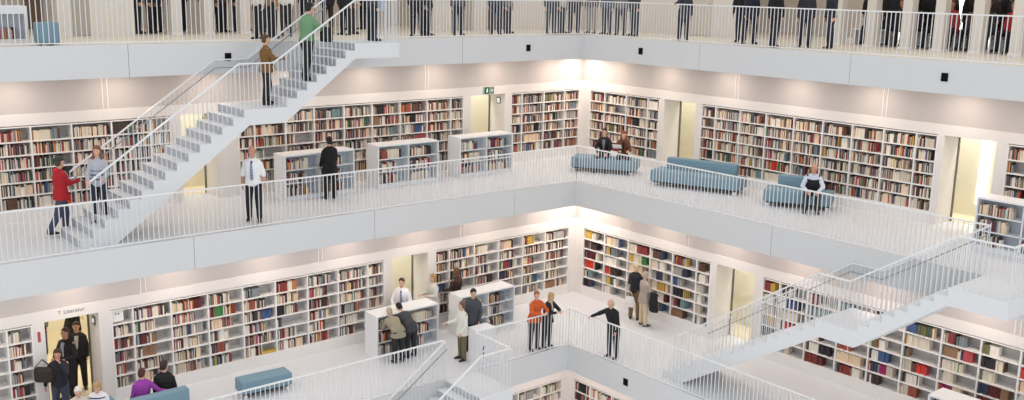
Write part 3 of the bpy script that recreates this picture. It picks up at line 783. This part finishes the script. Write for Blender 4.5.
person((10.80, 1.72, 0), -PI/2 - .1, 1.66, 'woman all in black seen from behind facing a low shelf unit', top=(17, 16, 18), legs=(20, 19, 22), hair=(34, 22, 22), hstyle='bun', hem=.55, aL=((.2, .12, -1), (.7, -.1, -.8)), aR=((.2, -.12, -1), (.7, .1, -.8)))
SIT = dict(hip=.53, lL=((1, .12, -.02), (.08, .02, -1)), lR=((1, -.12, -.02), (.08, -.02, -1)))
cb = math.atan2(.53, .85)
person((1.62, 2.78, 0), cb, 1.74, 'man in black jacket sitting on the bench near the corner', top=(26, 26, 30), legs=(44, 44, 52), hair=(52, 42, 36), inner=(120, 122, 128), lean=.12, aL=((.5, .2, -.9), (.8, -.3, -.5)), aR=((.5, -.2, -.9), (.8, .3, -.5)), **SIT)
person((1.32, 3.28, 0), cb + .25, 1.64, 'red-haired woman in brown coat holding white paper on the corner bench', top=(112, 62, 42), legs=(50, 44, 46), hair=(146, 72, 44), hstyle='long', inner=(40, 34, 38), lean=.1, aL=((.5, .2, -.9), (.9, -.3, .0)), aR=((.5, -.2, -.9), (.9, .3, .0)), **SIT)
person((1.14, 10.02, 0), math.atan2(.485, .875) + .1, 1.74, 'grey-haired man in dark vest and pale blue sleeves leaning forward on sofa', top=(206, 216, 232), legs=(46, 46, 52), hair=(128, 112, 100), hstyle='bald', skin='ruddy', vest=(36, 36, 44), lean=.5,
       aL=((.45, .3, -.85), (.75, -.45, -.35)), aR=((.45, -.3, -.85), (.75, .45, -.35)), **SIT)
# -- on the upper left stairs (facing up = -x)
person((12.95, 2.55, z2 - .0 - 8 * RISE), PI - .25, 1.66, 'woman in brown jacket reaching for the handrail on the stair landing', top=(122, 88, 46), legs=(34, 32, 34), hair=(84, 66, 36), hstyle='short', hem=.78,
       aL=((.3, .3, -.9), (.6, .2, -.6)), aR=((.55, -.1, -.75), (1, .0, .05)), lL=((.2, .05, -1), (-.1, .02, -1)), lR=((-.05, -.05, -1), (-.15, -.02, -1)), bulk=1.12)
person((11.95, 2.72, z2 - 5 * RISE), PI + .1, 1.88, 'man in green jumper and black hat climbing the upper stairs', top=(112, 152, 116), legs=(32, 32, 36), hair=(22, 22, 24), hstyle='short', lean=.12, bulk=1.2,
       aL=((.1, .2, -1), (.5, 0, -.8)), aR=((.6, -.12, -.7), (.9, 0, -.2)), lL=((.35, .05, -1), (-.35, .02, -1)), lR=((-.12, -.05, -1), (-.2, -.02, -1)), head=.1)
tag(boxobj('shoulder_bag', (-.11, -.17, 0), (.11, .17, .36), cloth((24, 24, 28)), bevel=.04), 'black bag held at the side of the green-jumpered stair climber', 'bag').location = (11.55, 2.98, z2 - 5 * RISE + .95)

# -- lower gallery
person((8.86, 2.22, z0), TOCAM - .1, 1.78, 'man in white shirt and tie standing behind a low shelf unit', top=(242, 242, 246), legs=(40, 40, 48), hair=(62, 42, 32), tie='dark', aL=((.15, .3, -1), (.85, -.2, -.45)), aR=((.15, -.3, -1), (.85, .25, -.3)), lean=.08)
person((7.74, 2.16, z0), TOCAM - .9, 1.68, 'blonde woman in pale grey coat between the two low shelf units', top=(212, 212, 208), legs=(196, 176, 140), hair=(172, 138, 92), hstyle='bob', hem=.62, aL=((.3, .2, -1), (.8, -.2, .1)), aR=((.3, -.2, -1), (.8, .2, .0)), shoes=(70, 56, 46))
person((6.86, 2.10, z0), -PI/2 + .3, 1.70, 'person in dark brown jacket and brown hat behind the low shelf unit', top=(66, 46, 38), legs=(50, 44, 42), hair=(112, 74, 46), hstyle='bob', skin='tan', aL=((.2, .35, -1), (.9, .1, -.3)), aR=((.2, -.35, -1), (.9, -.1, -.3)))
person((9.98, 3.72, z0), -PI/2 - .1, 1.66, 'person in khaki coat bending towards books of a low shelf unit', top=(152, 146, 124), legs=(38, 38, 42), hair=(180, 164, 140), hstyle='short', lean=1.1, hem=.72, bulk=1.15, aL=((.4, .2, -1), (.7, 0, -.6)), aR=((.4, -.2, -1), (.9, .2, -.4)), head=-.3)
person((9.50, 3.60, z0), -PI/2 + .05, 1.66, 'black-haired person in dark grey jacket crouching over the shelf beside khaki coat', top=(62, 64, 70), legs=(40, 40, 46), hair=(26, 24, 26), lean=1.0, bulk=1.1, aL=((.5, .2, -.9), (.6, .1, -.7)), aR=((.5, -.2, -.9), (.6, 0, -.6)), head=.1, hem=.75)
person((8.50, 4.56, z0), -.15, 1.62, 'woman in pale cream jacket and olive trousers before the dark-jacketed man', top=(226, 226, 216), legs=(112, 104, 82), hair=(112, 84, 66), hstyle='short', hem=.72, aL=((.1, .25, -1), (.6, .1, -.7)), aR=((.35, -.1, -.9), (.9, -.2, -.1)), hyaw=-.7)
person((7.85, 4.16, z0), -2.4 + PI, 1.77, 'dark-haired man in slate grey jacket beside the white terminal box', top=(70, 76, 84), legs=(34, 34, 42), hair=(36, 30, 28), hem=.80, aL=((.1, .2, -1), (.5, -.1, -.8)), aR=((.2, -.15, -1), (.75, .2, -.5)), hyaw=.3, head=.2)
person((6.46, 5.12, z0), PI/2 - .1, 1.72, 'person in orange jacket leaning on the lower railing', top=(206, 92, 42), legs=(58, 54, 54), hair=(150, 102, 66), lean=.16, aL=((.65, .3, -.75), (.75, -.65, .05)), aR=((.65, -.3, -.75), (.75, .65, .05)), hem=.82, head=.1, hyaw=-.6)
person((6.06, 5.20, z0), PI/2 + .1, 1.62, 'blonde person in black jacket leaning on the railing beside orange jacket', top=(36, 34, 38), legs=(40, 38, 42), hair=(186, 158, 108), hstyle='bob', lean=.16, aL=((.65, .3, -.75), (.75, -.65, .12)), aR=((.65, -.3, -.75), (.75, .65, .12)), hem=.74, scarf=(196, 184, 160), head=.2)
person((5.12, 6.86, z0), .12, 1.70, 'balding man in black spreading his arms along the lower railing', top=(24, 24, 28), legs=(30, 30, 36), hair=(170, 160, 150), hstyle='bald', lean=.25, aL=((.25, .3, -1), (.5, .15, -.8)), aR=((.25, -.9, -.62), (.2, -.9, -.5)), head=.15, hyaw=.1, bulk=1.12)
person((2.30, 4.98, z0), PI + .35, 1.74, 'elderly man in navy jacket facing the shelves right of the corner', top=(30, 32, 44), legs=(126, 104, 72), hair=(206, 190, 160), hstyle='short', aL=((.2, .15, -1), (.9, 0, .1)), aR=((.2, -.15, -1), (.6, 0, -.7)), lL=((.02, .06, -1), (-.03, .02, -1)))
person((2.52, 5.55, z0), PI - .25, 1.66, 'elderly woman in grey beige jacket and cream trousers beside navy-jacketed man', top=(170, 160, 150), legs=(214, 196, 166), hair=(176, 160, 150), hstyle='short', aL=((.4, .2, -.9), (.9, 0, .1)), aR=((.3, -.2, -1), (.8, .1, -.3)), hem=.72)
# -- doorway at lower left
person((18.00, 2.15, z0), TOCAM + .25, 1.69, 'woman in dark navy top covering her mouth in front of lower left doorway', top=(34, 36, 46), legs=(62, 66, 84), hair=(50, 36, 32), hstyle='bob', aL=((.75, .1, -.5), (-.12, -.2, .32)), aR=((-.1, -.4, -1), (.3, -.1, -1)), skin='ruddy')
person((17.50, 1.05, z0), TOCAM - .3, 1.77, 'man in dark suit and tie coming through the lower left doorway', top=(38, 36, 42), legs=(30, 30, 36), hair=(74, 52, 44), inner=(170, 178, 194), aL=((.1, .3, -1), (.9, -.4, -.1)), aR=((.1, -.3, -1), (.9, .4, -.1)), skin='ruddy', lL=((.2, .05, -1), (-.1, 0, -1)))
person((17.12, .55, z0), TOCAM + .3, 1.70, 'short-haired woman in dark jacket with pale collar behind the suited man', top=(44, 38, 44), legs=(30, 30, 34), hair=(66, 56, 50), inner=(222, 218, 214))
person((16.72, -1.25, z0), PI/2 + 1.9, 1.92, 'tall figure in black suit standing at the back of the lower left doorway', top=(26, 24, 26), legs=(24, 24, 26), hair=(40, 34, 30), aL=((.3, .2, -1), (.7, -.2, -.3)), hem=.8, lL=((.12, .08, -1), (.0, .02, -1)), lR=((-.15, -.08, -1), (-.1, -.02, -1)), shoes=(40, 30, 28))
person((17.95, -.30, z0), PI/2 - 1.2, 1.76, 'person in black with raised arm at the left of lower left doorway', top=(30, 28, 32), legs=(30, 30, 34), hair=(120, 70, 40), aL=((.3, .5, .8), (.2, -.2, 1)), skin='tan')
person((17.25, -2.3, z0), 1.0, 1.72, 'person in grey green top deep inside the lower left doorway', top=(112, 126, 120), legs=(60, 60, 60), hair=(56, 48, 40))
o = tag(boxobj('handbag', (-.10, -.22, -.24), (.10, .22, .12), cloth((52, 42, 38)), bevel=.085), 'large dark brown bag hanging beside the woman covering her mouth', 'bag'); o.location = (18.30, 2.10, z0 + 1.2); o.rotation_euler = (0, 0, .9)
bm = bmesh.new(); bar(bm, (0, -.2, .1), (0, -.02, .3), .03, .015); bar(bm, (0, -.02, .3), (0, .2, .1), .03, .015); obj('strap', bm, cloth((40, 32, 30)), o)
# -- seated at lower left
S2 = dict(hip=.53, lL=((1, .12, -.02), (.08, .02, -1)), lR=((1, -.12, -.02), (.08, -.02, -1)))
person((16.62, 3.45, z0), -PI/2 - .15, 1.66, 'woman in purple jumper on the blue sofa at bottom left', top=(150, 62, 160), legs=(40, 38, 46), hair=(82, 44, 40), hstyle='short', aR=((-.3, -.6, -.75), (-.25, -.95, -.2)), hyaw=-.7, **S2)
person((16.10, 3.40, z0), -PI/2 - .5, 1.76, 'dark-haired man in black jumper on the blue sofa at bottom left', top=(28, 26, 28), legs=(40, 40, 46), hair=(52, 38, 32), hyaw=-.5, **S2)
person((18.02, 3.55, z0), PI/2 - .2, 1.62, 'white-haired person on the sofa at bottom left corner', top=(206, 200, 190), legs=(60, 60, 66), hair=(226, 222, 214), hstyle='short', head=.3, **S2)
person((17.62, 3.58, z0), PI/2 - .5, 1.68, 'fair-haired person in navy and white striped top at bottom left', top=(232, 232, 236), legs=(60, 60, 70), hair=(176, 144, 104), hstyle='bob', stripe=((50, 60, 100), (.1, .19, .28, .37, .45)), head=.35, **S2)

# -- top gallery: standing visitors, left side (x, y, yaw, height, label, top, legs, extras)
UP = [
 (14.05, -2.75, 2.9, 1.72, 'visitor in black coat with white bag behind first gap at top left', (30,30,34), (34,34,40)),
 (13.72, -2.7, 2.5, 1.70, 'visitor in charcoal coat and brown trousers near wide white panel at top left', (48,44,44), (44,36,34)),
 (12.93, -2.9, .4, 1.76, 'visitor in black coat between the second and third pillars at top left', (26,26,28), (24,24,28)),
 (12.0, -2.9, 1.2, 1.74, 'dark-suited visitor behind the gap left of brown-jacketed stair climber', (34,34,40), (28,28,34)),
 (11.66, -2.8, 1.9, 1.68, 'visitor in brown jacket behind the gap above the stair landing', (84,62,50), (36,32,34)),
 (12.30, .95, .2, 1.74, 'visitor in pale jacket standing at railing above the fascia light, left', (206,200,190), (36,34,38)),
 (11.75, .55, PI, 1.70, 'visitor in tan coat passing behind the stair rail at top left', (170,130,94), (40,36,38)),
 (10.9, -.3, .6, 1.72, 'visitor in white shirt left of the green-jumpered climber', (222,220,214), (52,46,46)),
 (10.3, -2.6, 1.4, 1.76, 'visitor in brown suit behind the green-jumpered climber', (92,70,56), (60,48,42)),
 (9.0, -.4, .4, 1.78, 'visitor in black suit right of the green-jumpered climber', (30,30,36), (30,30,36)),
 (8.45, -.9, 2.6, 1.70, 'visitor in beige skirt suit beyond the stair head', (198,188,168), (60,56,60)),
 (9.86, 2.35, PI, 1.74, 'visitor with pale blue bag standing on the stair head landing', (58,60,70), (26,26,30)),
 (7.35, .75, .9, 1.80, 'visitor in black coat just right of the stair head', (24,24,28), (30,30,36)),
 (6.90, .60, 2.2, 1.72, 'visitor in dark jacket holding a black bundle at top centre left', (30,28,32), (36,36,40)),
 (5.95, .8, 1.4, 1.74, 'visitor in dark blue jeans at top, third right of stair head', (84,84,92), (42,46,58)),
 (4.52, .80, 1.0, 1.76, 'lone visitor in blue jeans before the cream wall at top centre', (60,64,76), (44,50,68)),
 (3.55, .2, 2.0, 1.70, 'visitor in grey coat near grey door leaf at top centre', (120,118,116), (60,58,62)),
]
for x, y, w_, h_, lab, tp, lg in UP:
    person((x, y, z2), w_, h_, lab, top=tp, legs=lg, hi=False, hem=.8 if sum(tp) < 130 else None, group='visitors on the top gallery')
UPC = [
 (2.45, 1.0, 1.3, 1.74, 'visitor in grey jeans left of the top gallery corner', (70,72,80), (70,76,86)),
 (1.9, .9, 1.9, 1.70, 'visitor in light jacket, second left of the top gallery corner', (190,186,180), (66,66,72)),
 (1.35, .9, .8, 1.78, 'visitor in dark grey suit at the top gallery corner', (74,76,84), (62,64,72)),
 (.85, 1.2, .2, 1.72, 'visitor in pale trousers at the top gallery corner', (110,108,106), (170,164,156)),
 (.75, 1.8, .1, 1.75, 'visitor in blue grey coat right beside the top corner', (96,106,122), (66,72,84)),
 (.7, 2.35, .5, 1.70, 'visitor in slate trousers, first right of the top corner', (128,124,120), (70,74,80)),
 (.6, 2.85, -.2, 1.76, 'visitor in dark jacket, second right of the top corner', (66,66,72), (58,62,70)),
]
for x, y, w_, h_, lab, tp, lg in UPC:
    person((x, y, z2), w_, h_, lab, top=tp, legs=lg, hi=False, group='visitors on the top gallery')
person((1.12, 5.28, z2), .9, 1.55, 'visitor in dark coat bowed over the top railing right of corner', top=(52,54,66), legs=(44,46,56), hi=False, lean=.35, hem=.6, aR=((.9,-.4,-.5),(.9,-.6,-.2)), group='visitors on the top gallery')
UPR = [
 (.3, 6.72, .4, 1.70, 'visitor in black top and dark jeans, leftmost of the upper right crowd', (28,28,34), (40,42,58), .2),
 (.75, 7.35, 1.2, 1.66, 'visitor in navy with one leg forward in the upper right crowd', (34,36,52), (38,40,54), .1),
 (.5, 8.0, -.3, 1.68, 'visitor in dark suit at railing under a brown-haired head, upper right', (40,38,44), (34,36,46), .0),
 (1.25, 8.55, PI, 1.66, 'visitor in thick black jacket with its back to the railing, upper right', (18,18,20), (36,36,42), -.05),
 (.6, 9.05, .6, 1.64, 'visitor in striped dark trousers right of the thick black jacket', (46,44,50), (44,44,52), .1),
 (.2, 9.55, -.5, 1.68, 'visitor in navy coat with grey bag in the upper right crowd', (38,40,54), (40,42,52), .0),
]
for x, y, w_, h_, lab, tp, lg, ln in UPR:
    person((x, y, z2), w_, h_, lab, top=tp, legs=lg, hi=False, lean=ln, hem=.75 if h_ < 1.67 else None, lL=((.25, .06, -1), (-.1, .02, -1)), lR=((-.2, -.06, -1), (-.15, -.02, -1)), group='visitors on the top gallery')
DARK = ((34,32,36),(46,40,42),(28,28,34),(60,52,50),(40,42,54),(24,24,26))
for i, y in enumerate((8.75, 9.2, 9.95, 10.35, 11.0, 11.6, 12.05, 12.6, 13.05, 13.75)):
    person((-4.3 - .2 * (i % 3), y - .75, z2), .3 * (-1) ** i, 1.72, 'standing visitor in dark clothes, %s from the left behind the seated audience' % ordinals[i], top=DARK[i % 6], legs=DARK[(i + 2) % 6], hi=False, hem=.7 if i % 2 else None, group='visitors on the top gallery')
for i, (x, y) in enumerate(((14.2, -3.4), (13.3, -3.3), (12.55, -3.6), (11.5, -3.5), (11.05, -3.0), (10.65, -3.4), (9.85, -3.2), (9.3, -3.5), (8.9, -2.9), (8.0, -3.2), (7.3, -3.0), (6.6, -3.4))):
    person((x, y, z2), .5 * i, 1.72, 'visitor in dark clothes, %s from the left in the back row at top left' % ordinals[i], top=DARK[(i + 1) % 6], legs=DARK[i % 6], hi=False, hem=.75 if i % 3 == 0 else None, group='visitors on the top gallery')
for i, y in enumerate((8.98, 9.45, 10.05, 10.55, 11.15, 11.8, 12.3, 12.9, 13.4, 13.95)):
    person((-3.5 - .15 * (i % 2), y - .3, z2), .4 * (-1) ** i, 1.66 + .03 * (i % 3), 'dark-clad visitor standing just behind the seats, %s from the left at top right' % ordinals[i], top=DARK[(i + 3) % 6], legs=DARK[(i + 1) % 6], hi=False, hem=.6 if i % 3 else None, group='visitors on the top gallery')
# seated crowd behind the pillars on the right, on white benches
SEAT = [
 (8.95, (40,38,42), (96,64,50), 'seated visitor in black, first gap from left of the pillar row'),
 (9.75, (52,44,46), (120,84,60), 'seated brown-haired visitor in dark jacket, second gap of the pillar row'),
 (10.15, (34,34,40), (70,56,50), 'seated visitor in black beside the brown-haired one, second gap'),
 (10.85, (44,42,48), (110,92,76), 'seated grey-brown-haired visitor, third gap of the pillar row'),
 (11.22, (176,60,62), (100,60,48), 'seated visitor in red top, third gap of the pillar row'),
 (11.85, (84,74,66), (150,112,80), 'seated visitor in olive brown jacket, fourth gap of the pillar row'),
 (12.2, (60,58,62), (140,100,76), 'seated tan-haired visitor, fourth gap of the pillar row'),
 (12.85, (190,52,56), (140,116,84), 'seated visitor in bright red jacket, fifth gap of the pillar row'),
 (13.2, (46,44,50), (86,62,50), 'seated visitor in charcoal beside the bright red jacket'),
 (13.9, (40,38,44), (70,52,44), 'seated visitor in dark coat, sixth gap, at right edge of photo'),
]
for i, (y, tp, hr, lab) in enumerate(SEAT):
    person((-2.95 - .12 * (i % 2), y, z2), .15 * (-1) ** i, 1.70, lab, top=tp, legs=(36, 36, 44), hair=hr, hstyle='bob' if i % 2 else 'short', hi=False, lean=.08, skin='tan', group='seated audience', **SIT)
for i, y in enumerate((8.6, 9.7, 10.75, 11.8, 12.85, 13.9)):
    o = empty('audience_bench', (-3.15, y, z2))
    boxobj('seat', (-.22, -.4, .40), (.22, .62, .45), M_unit, o, bevel=.008)
    for yy in (-.32, .5): boxobj('leg', (-.18, yy, 0), (.18, yy + .05, .40), M_rail, o)
    tag(o, 'low white audience bench, %s from the left behind the pillar row' % ordinals[i], 'bench', 'audience benches')
o = tag(boxobj('shoulder_bag', (-.18, -.07, 0), (.18, .07, .42), cloth((176, 192, 212)), bevel=.03), 'pale blue bag beside visitor on the stair head landing', 'bag'); o.location = (9.52, 2.2, z2 + .75)
def soft(name, rings, m, loc, rz, label, cat):
    o = empty(name, loc, rz); bm = bmesh.new()
    loft(bm, [(V(0, dy, z), V(a, 0, 0), V(0, b, 0)) for z, a, b, dy in rings], 16); JOBS.append((bm, .012, 3, .5, 'bag_body' if cat == 'bag' else 'coat_folds', m, o))
    return tag(o, label, cat)
o = soft('handbag', ((0, .05, .15, 0), (.03, .07, .18, 0), (.2, .06, .16, 0), (.3, .03, .13, 0), (.33, .015, .12, 0)), cloth((228, 226, 222)), (2.66, 5.12, z0 + .5), .3, 'white bag held between the elderly man and woman', 'bag')
bm = bmesh.new(); bar(bm, (0, -.08, .31), (0, -.03, .46), .02, .012); bar(bm, (0, .08, .31), (0, .03, .46), .02, .012); bar(bm, (0, -.035, .455), (0, .035, .455), .02, .012); obj('handle', bm, cloth((210, 208, 204)), o)
soft('folded_coat', ((0, .05, .11, .02), (.03, .08, .15, .02), (.25, .085, .15, 0), (.45, .07, .12, 0), (.55, .07, .14, 0), (.6, .03, .1, 0)), cloth((28, 28, 32)), (2.52, 5.93, z0 + .52), .2, 'black folded coat over the arm of the elderly woman', 'coat')
o = tag(boxobj('book', (-.24, -.16, 0), (.24, 0, .06), [BM[14]], bevel=.003), 'yellow volume lying flat on the bottom shelf of the long lower left bookcase', 'book'); o.location = (12.72, wall(0) - .02, z0 + .317)
# white sheet of paper held on the corner bench
o = tag(boxobj('paper_sheet', (-.1, -.14, 0), (.1, .14, .012), mat('paper', srgb(240, 240, 238), .7)), 'white paper held by the red-haired woman on corner bench', 'paper'); o.location = (1.74, 3.42, .86); o.rotation_euler = (0, -.7, cb)
flush_jobs()

# ------------------------------------------------------------------ camera
FPX = 1005.5
cd = bpy.data.cameras.new('camera'); cam = bpy.data.objects.new('camera', cd); COL.objects.link(cam)
cd.sensor_width = 36; cd.lens = FPX / 1024 * 36; cd.clip_end = 200
r_ = Vector((-0.7686840826, 0.6393092862, 0.0202093464)); u_ = Vector((-0.1180222593, -0.1728172761, 0.9778573185)); f_ = Vector((-0.6286457886, -0.7492782031, -0.2082946157))
cam.matrix_world = Matrix(((r_.x, u_.x, -f_.x, CAM.x), (r_.y, u_.y, -f_.y, CAM.y), (r_.z, u_.z, -f_.z, CAM.z), (0, 0, 0, 1)))
SC.camera = cam

# ------------------------------------------------------------------ books: the largest 300 in view as things, the rest as one mass
def project(p):
    d = p - CAM; zc = d.dot(f_); return 512 + FPX * d.dot(r_) / zc, 200 - FPX * d.dot(u_) / zc
dg = bpy.context.evaluated_depsgraph_get(); dg.update()
cand = []
for i, (side, a, b, vf, dp, z, h, ci, where, row, n) in enumerate(BOOKS):
    c = Vector(W(side, (a + b)/2, vf, z + h/2)); px = project(c)
    if not (3 < px[0] < 1021 and 3 < px[1] < 397): continue
    A = project(Vector(W(side, a, vf, z))); B = project(Vector(W(side, b, vf, z))); Cc = project(Vector(W(side, a, vf, z + h)))
    area = abs((B[0]-A[0]) * (Cc[1]-A[1]) - (B[1]-A[1]) * (Cc[0]-A[0]))
    cand.append((area, i, c))
cand.sort(key=lambda t: -t[0])
pick = []
for area, i, c in cand:
    side, a, b, vf, dp, z, h = BOOKS[i][:7]; ok = 0
    for fu, fz in ((.5, .5), (.5, .85), (.5, .15)):
        p = Vector(W(side, a + (b - a) * fu, vf + .004, z + h * fz)); d = p - CAM; L = d.length
        if not SC.ray_cast(dg, CAM, d.normalized(), distance=L - .01)[0]: ok += 1
    if ok >= 2: pick.append(i)
    if len(pick) >= 300: break
pset = set(pick)
def book_boxes(bm, side, a, b, vf, dp, z, h, mi, pg, org):
    o = org; c = .0022
    q = lambda u, v, w_: (u - o[0], v - o[1], w_ - o[2])
    U = lambda u, v, w_: Vector(W(side, u, v, w_)) - o
    box(bm, U(a, vf - c * 1.5, z), U(b, vf, z + h), mi)                         # spine
    box(bm, U(a, vf - dp, z), U(a + c, vf - c * 1.5, z + h), mi); box(bm, U(b - c, vf - dp, z), U(b, vf - c * 1.5, z + h), mi)
    box(bm, U(a + c, vf - dp + .004, z + .003), U(b - c, vf - c * 1.5, z + h - .004), pg)
words = ['zero'] + ordinals + ['%d%s' % (i, 'st' if i % 10 == 1 else 'nd' if i % 10 == 2 else 'rd' if i % 10 == 3 else 'th') for i in range(21, 70)]
rowname = {1: 'top shelf', 2: 'second shelf down', 3: 'third shelf down', 4: 'fourth shelf down', 5: 'fifth shelf down', 6: 'bottom shelf'}
for i in pick:
    side, a, b, vf, dp, z, h, ci, (wn, bay), row, n = BOOKS[i]
    org = Vector(W(side, (a + b)/2, vf - dp/2, z)); bm = bmesh.new()
    book_boxes(bm, side, a, b, vf, dp, z, h, 0, 1, org)
    o = obj('book', bm, [BM[ci], M_pages]); o.location = org
    tag(o, '%s book, %s from left, %s, %s bay, %s' % (CN[ci], words[n], rowname[row].replace(' down', ''), words[bay], wn), 'book', 'books on the ' + wn)
bm = bmesh.new(); zero = Vector((0, 0, 0)); np_ = len(BM)
for i, (side, a, b, vf, dp, z, h, ci, where, row, n) in enumerate(BOOKS):
    if i in pset: continue
    box(bm, W(side, a, vf - dp, z), W(side, b, vf, z + h - .004), ci)
o = obj('books', bm, BM + [M_pages]); tag(o, 'all the other books filling the white bookcases and shelf units', 'books', kind='stuff')
print('BOOKS', len(BOOKS), 'picked', len(pick))

# ------------------------------------------------------------------ light
w = bpy.data.worlds.new('world'); SC.world = w; w.use_nodes = True
bg = w.node_tree.nodes['Background']; bg.inputs['Color'].default_value = (.972, .985, 1.0, 1); bg.inputs['Strength'].default_value = 1.0
def area(name, loc, sx, sy, power, col, rot=(0, 0, 0)):
    l = bpy.data.lights.new(name, 'AREA'); l.shape = 'RECTANGLE'; l.size = sx; l.size_y = sy; l.energy = power; l.color = col
    o = bpy.data.objects.new(name, l); COL.objects.link(o); o.location = loc; o.rotation_euler = rot; return o
def strip(k, side, u0, u1, v, z, width, wpm, col):
    L = u1 - u0; c = W(side, (u0 + u1)/2, v, z)
    return area('ceiling_light', c, L if side == 'L' else width, width if side == 'L' else L, wpm * L, col)
WARM = (1.0, .83, .70); YEL = (1.0, .96, .86)
for k in (0, 1):
    zc = lev(k + 1) - T - .03
    for s in 'LR':
        for i in range(8): area('ceiling_light', W(s, wall(k) + 1.55 + 2.36 * i, wall(k) + .75, zc), .3, .3, 17, WARM)
for s in 'LR': strip(-1, s, wall(-1) + .3, 9, wall(-1) + 1.0, lev(0) - T - .03, .25, 5.5, WARM)
for s in 'LR': strip(2, s, -1, 19, .2, lev(3) - T - .03, .4, 5, (1, .93, .84))
for s in 'LR': strip(2, s, -1, 19, -4.0, lev(3) - T - .03, .4, 5, (1, .93, .84))
for k, s, a, b in ((1,'L',2.0,6.0),(1,'L',12,15.5),(1,'R',2.6,5.8),(1,'R',10.4,15.5),(0,'L',6.2,10),(0,'R',6.4,9.9)):
    strip(k, s, a + .2, b - .2, wall(k) - 1.25, lev(k) + H - T - .1, .3, 22, YEL)
strip(0, 'L', 14, 19, -1.2, -T - .1, 1.2, 26, (1, .9, .7))
# the lamps that wash the two corners
for k in (0, 1):
    area('corner_lamp', (wall(k) + .55, wall(k) + .55, lev(k + 1) - T - .05), .3, .3, 22, (1, .93, .84))

SC.view_settings.view_transform = 'Standard'; SC.view_settings.look = 'None'
SC.view_settings.exposure = 0.0; SC.view_settings.gamma = 1.0; SC.view_settings.use_curve_mapping = False
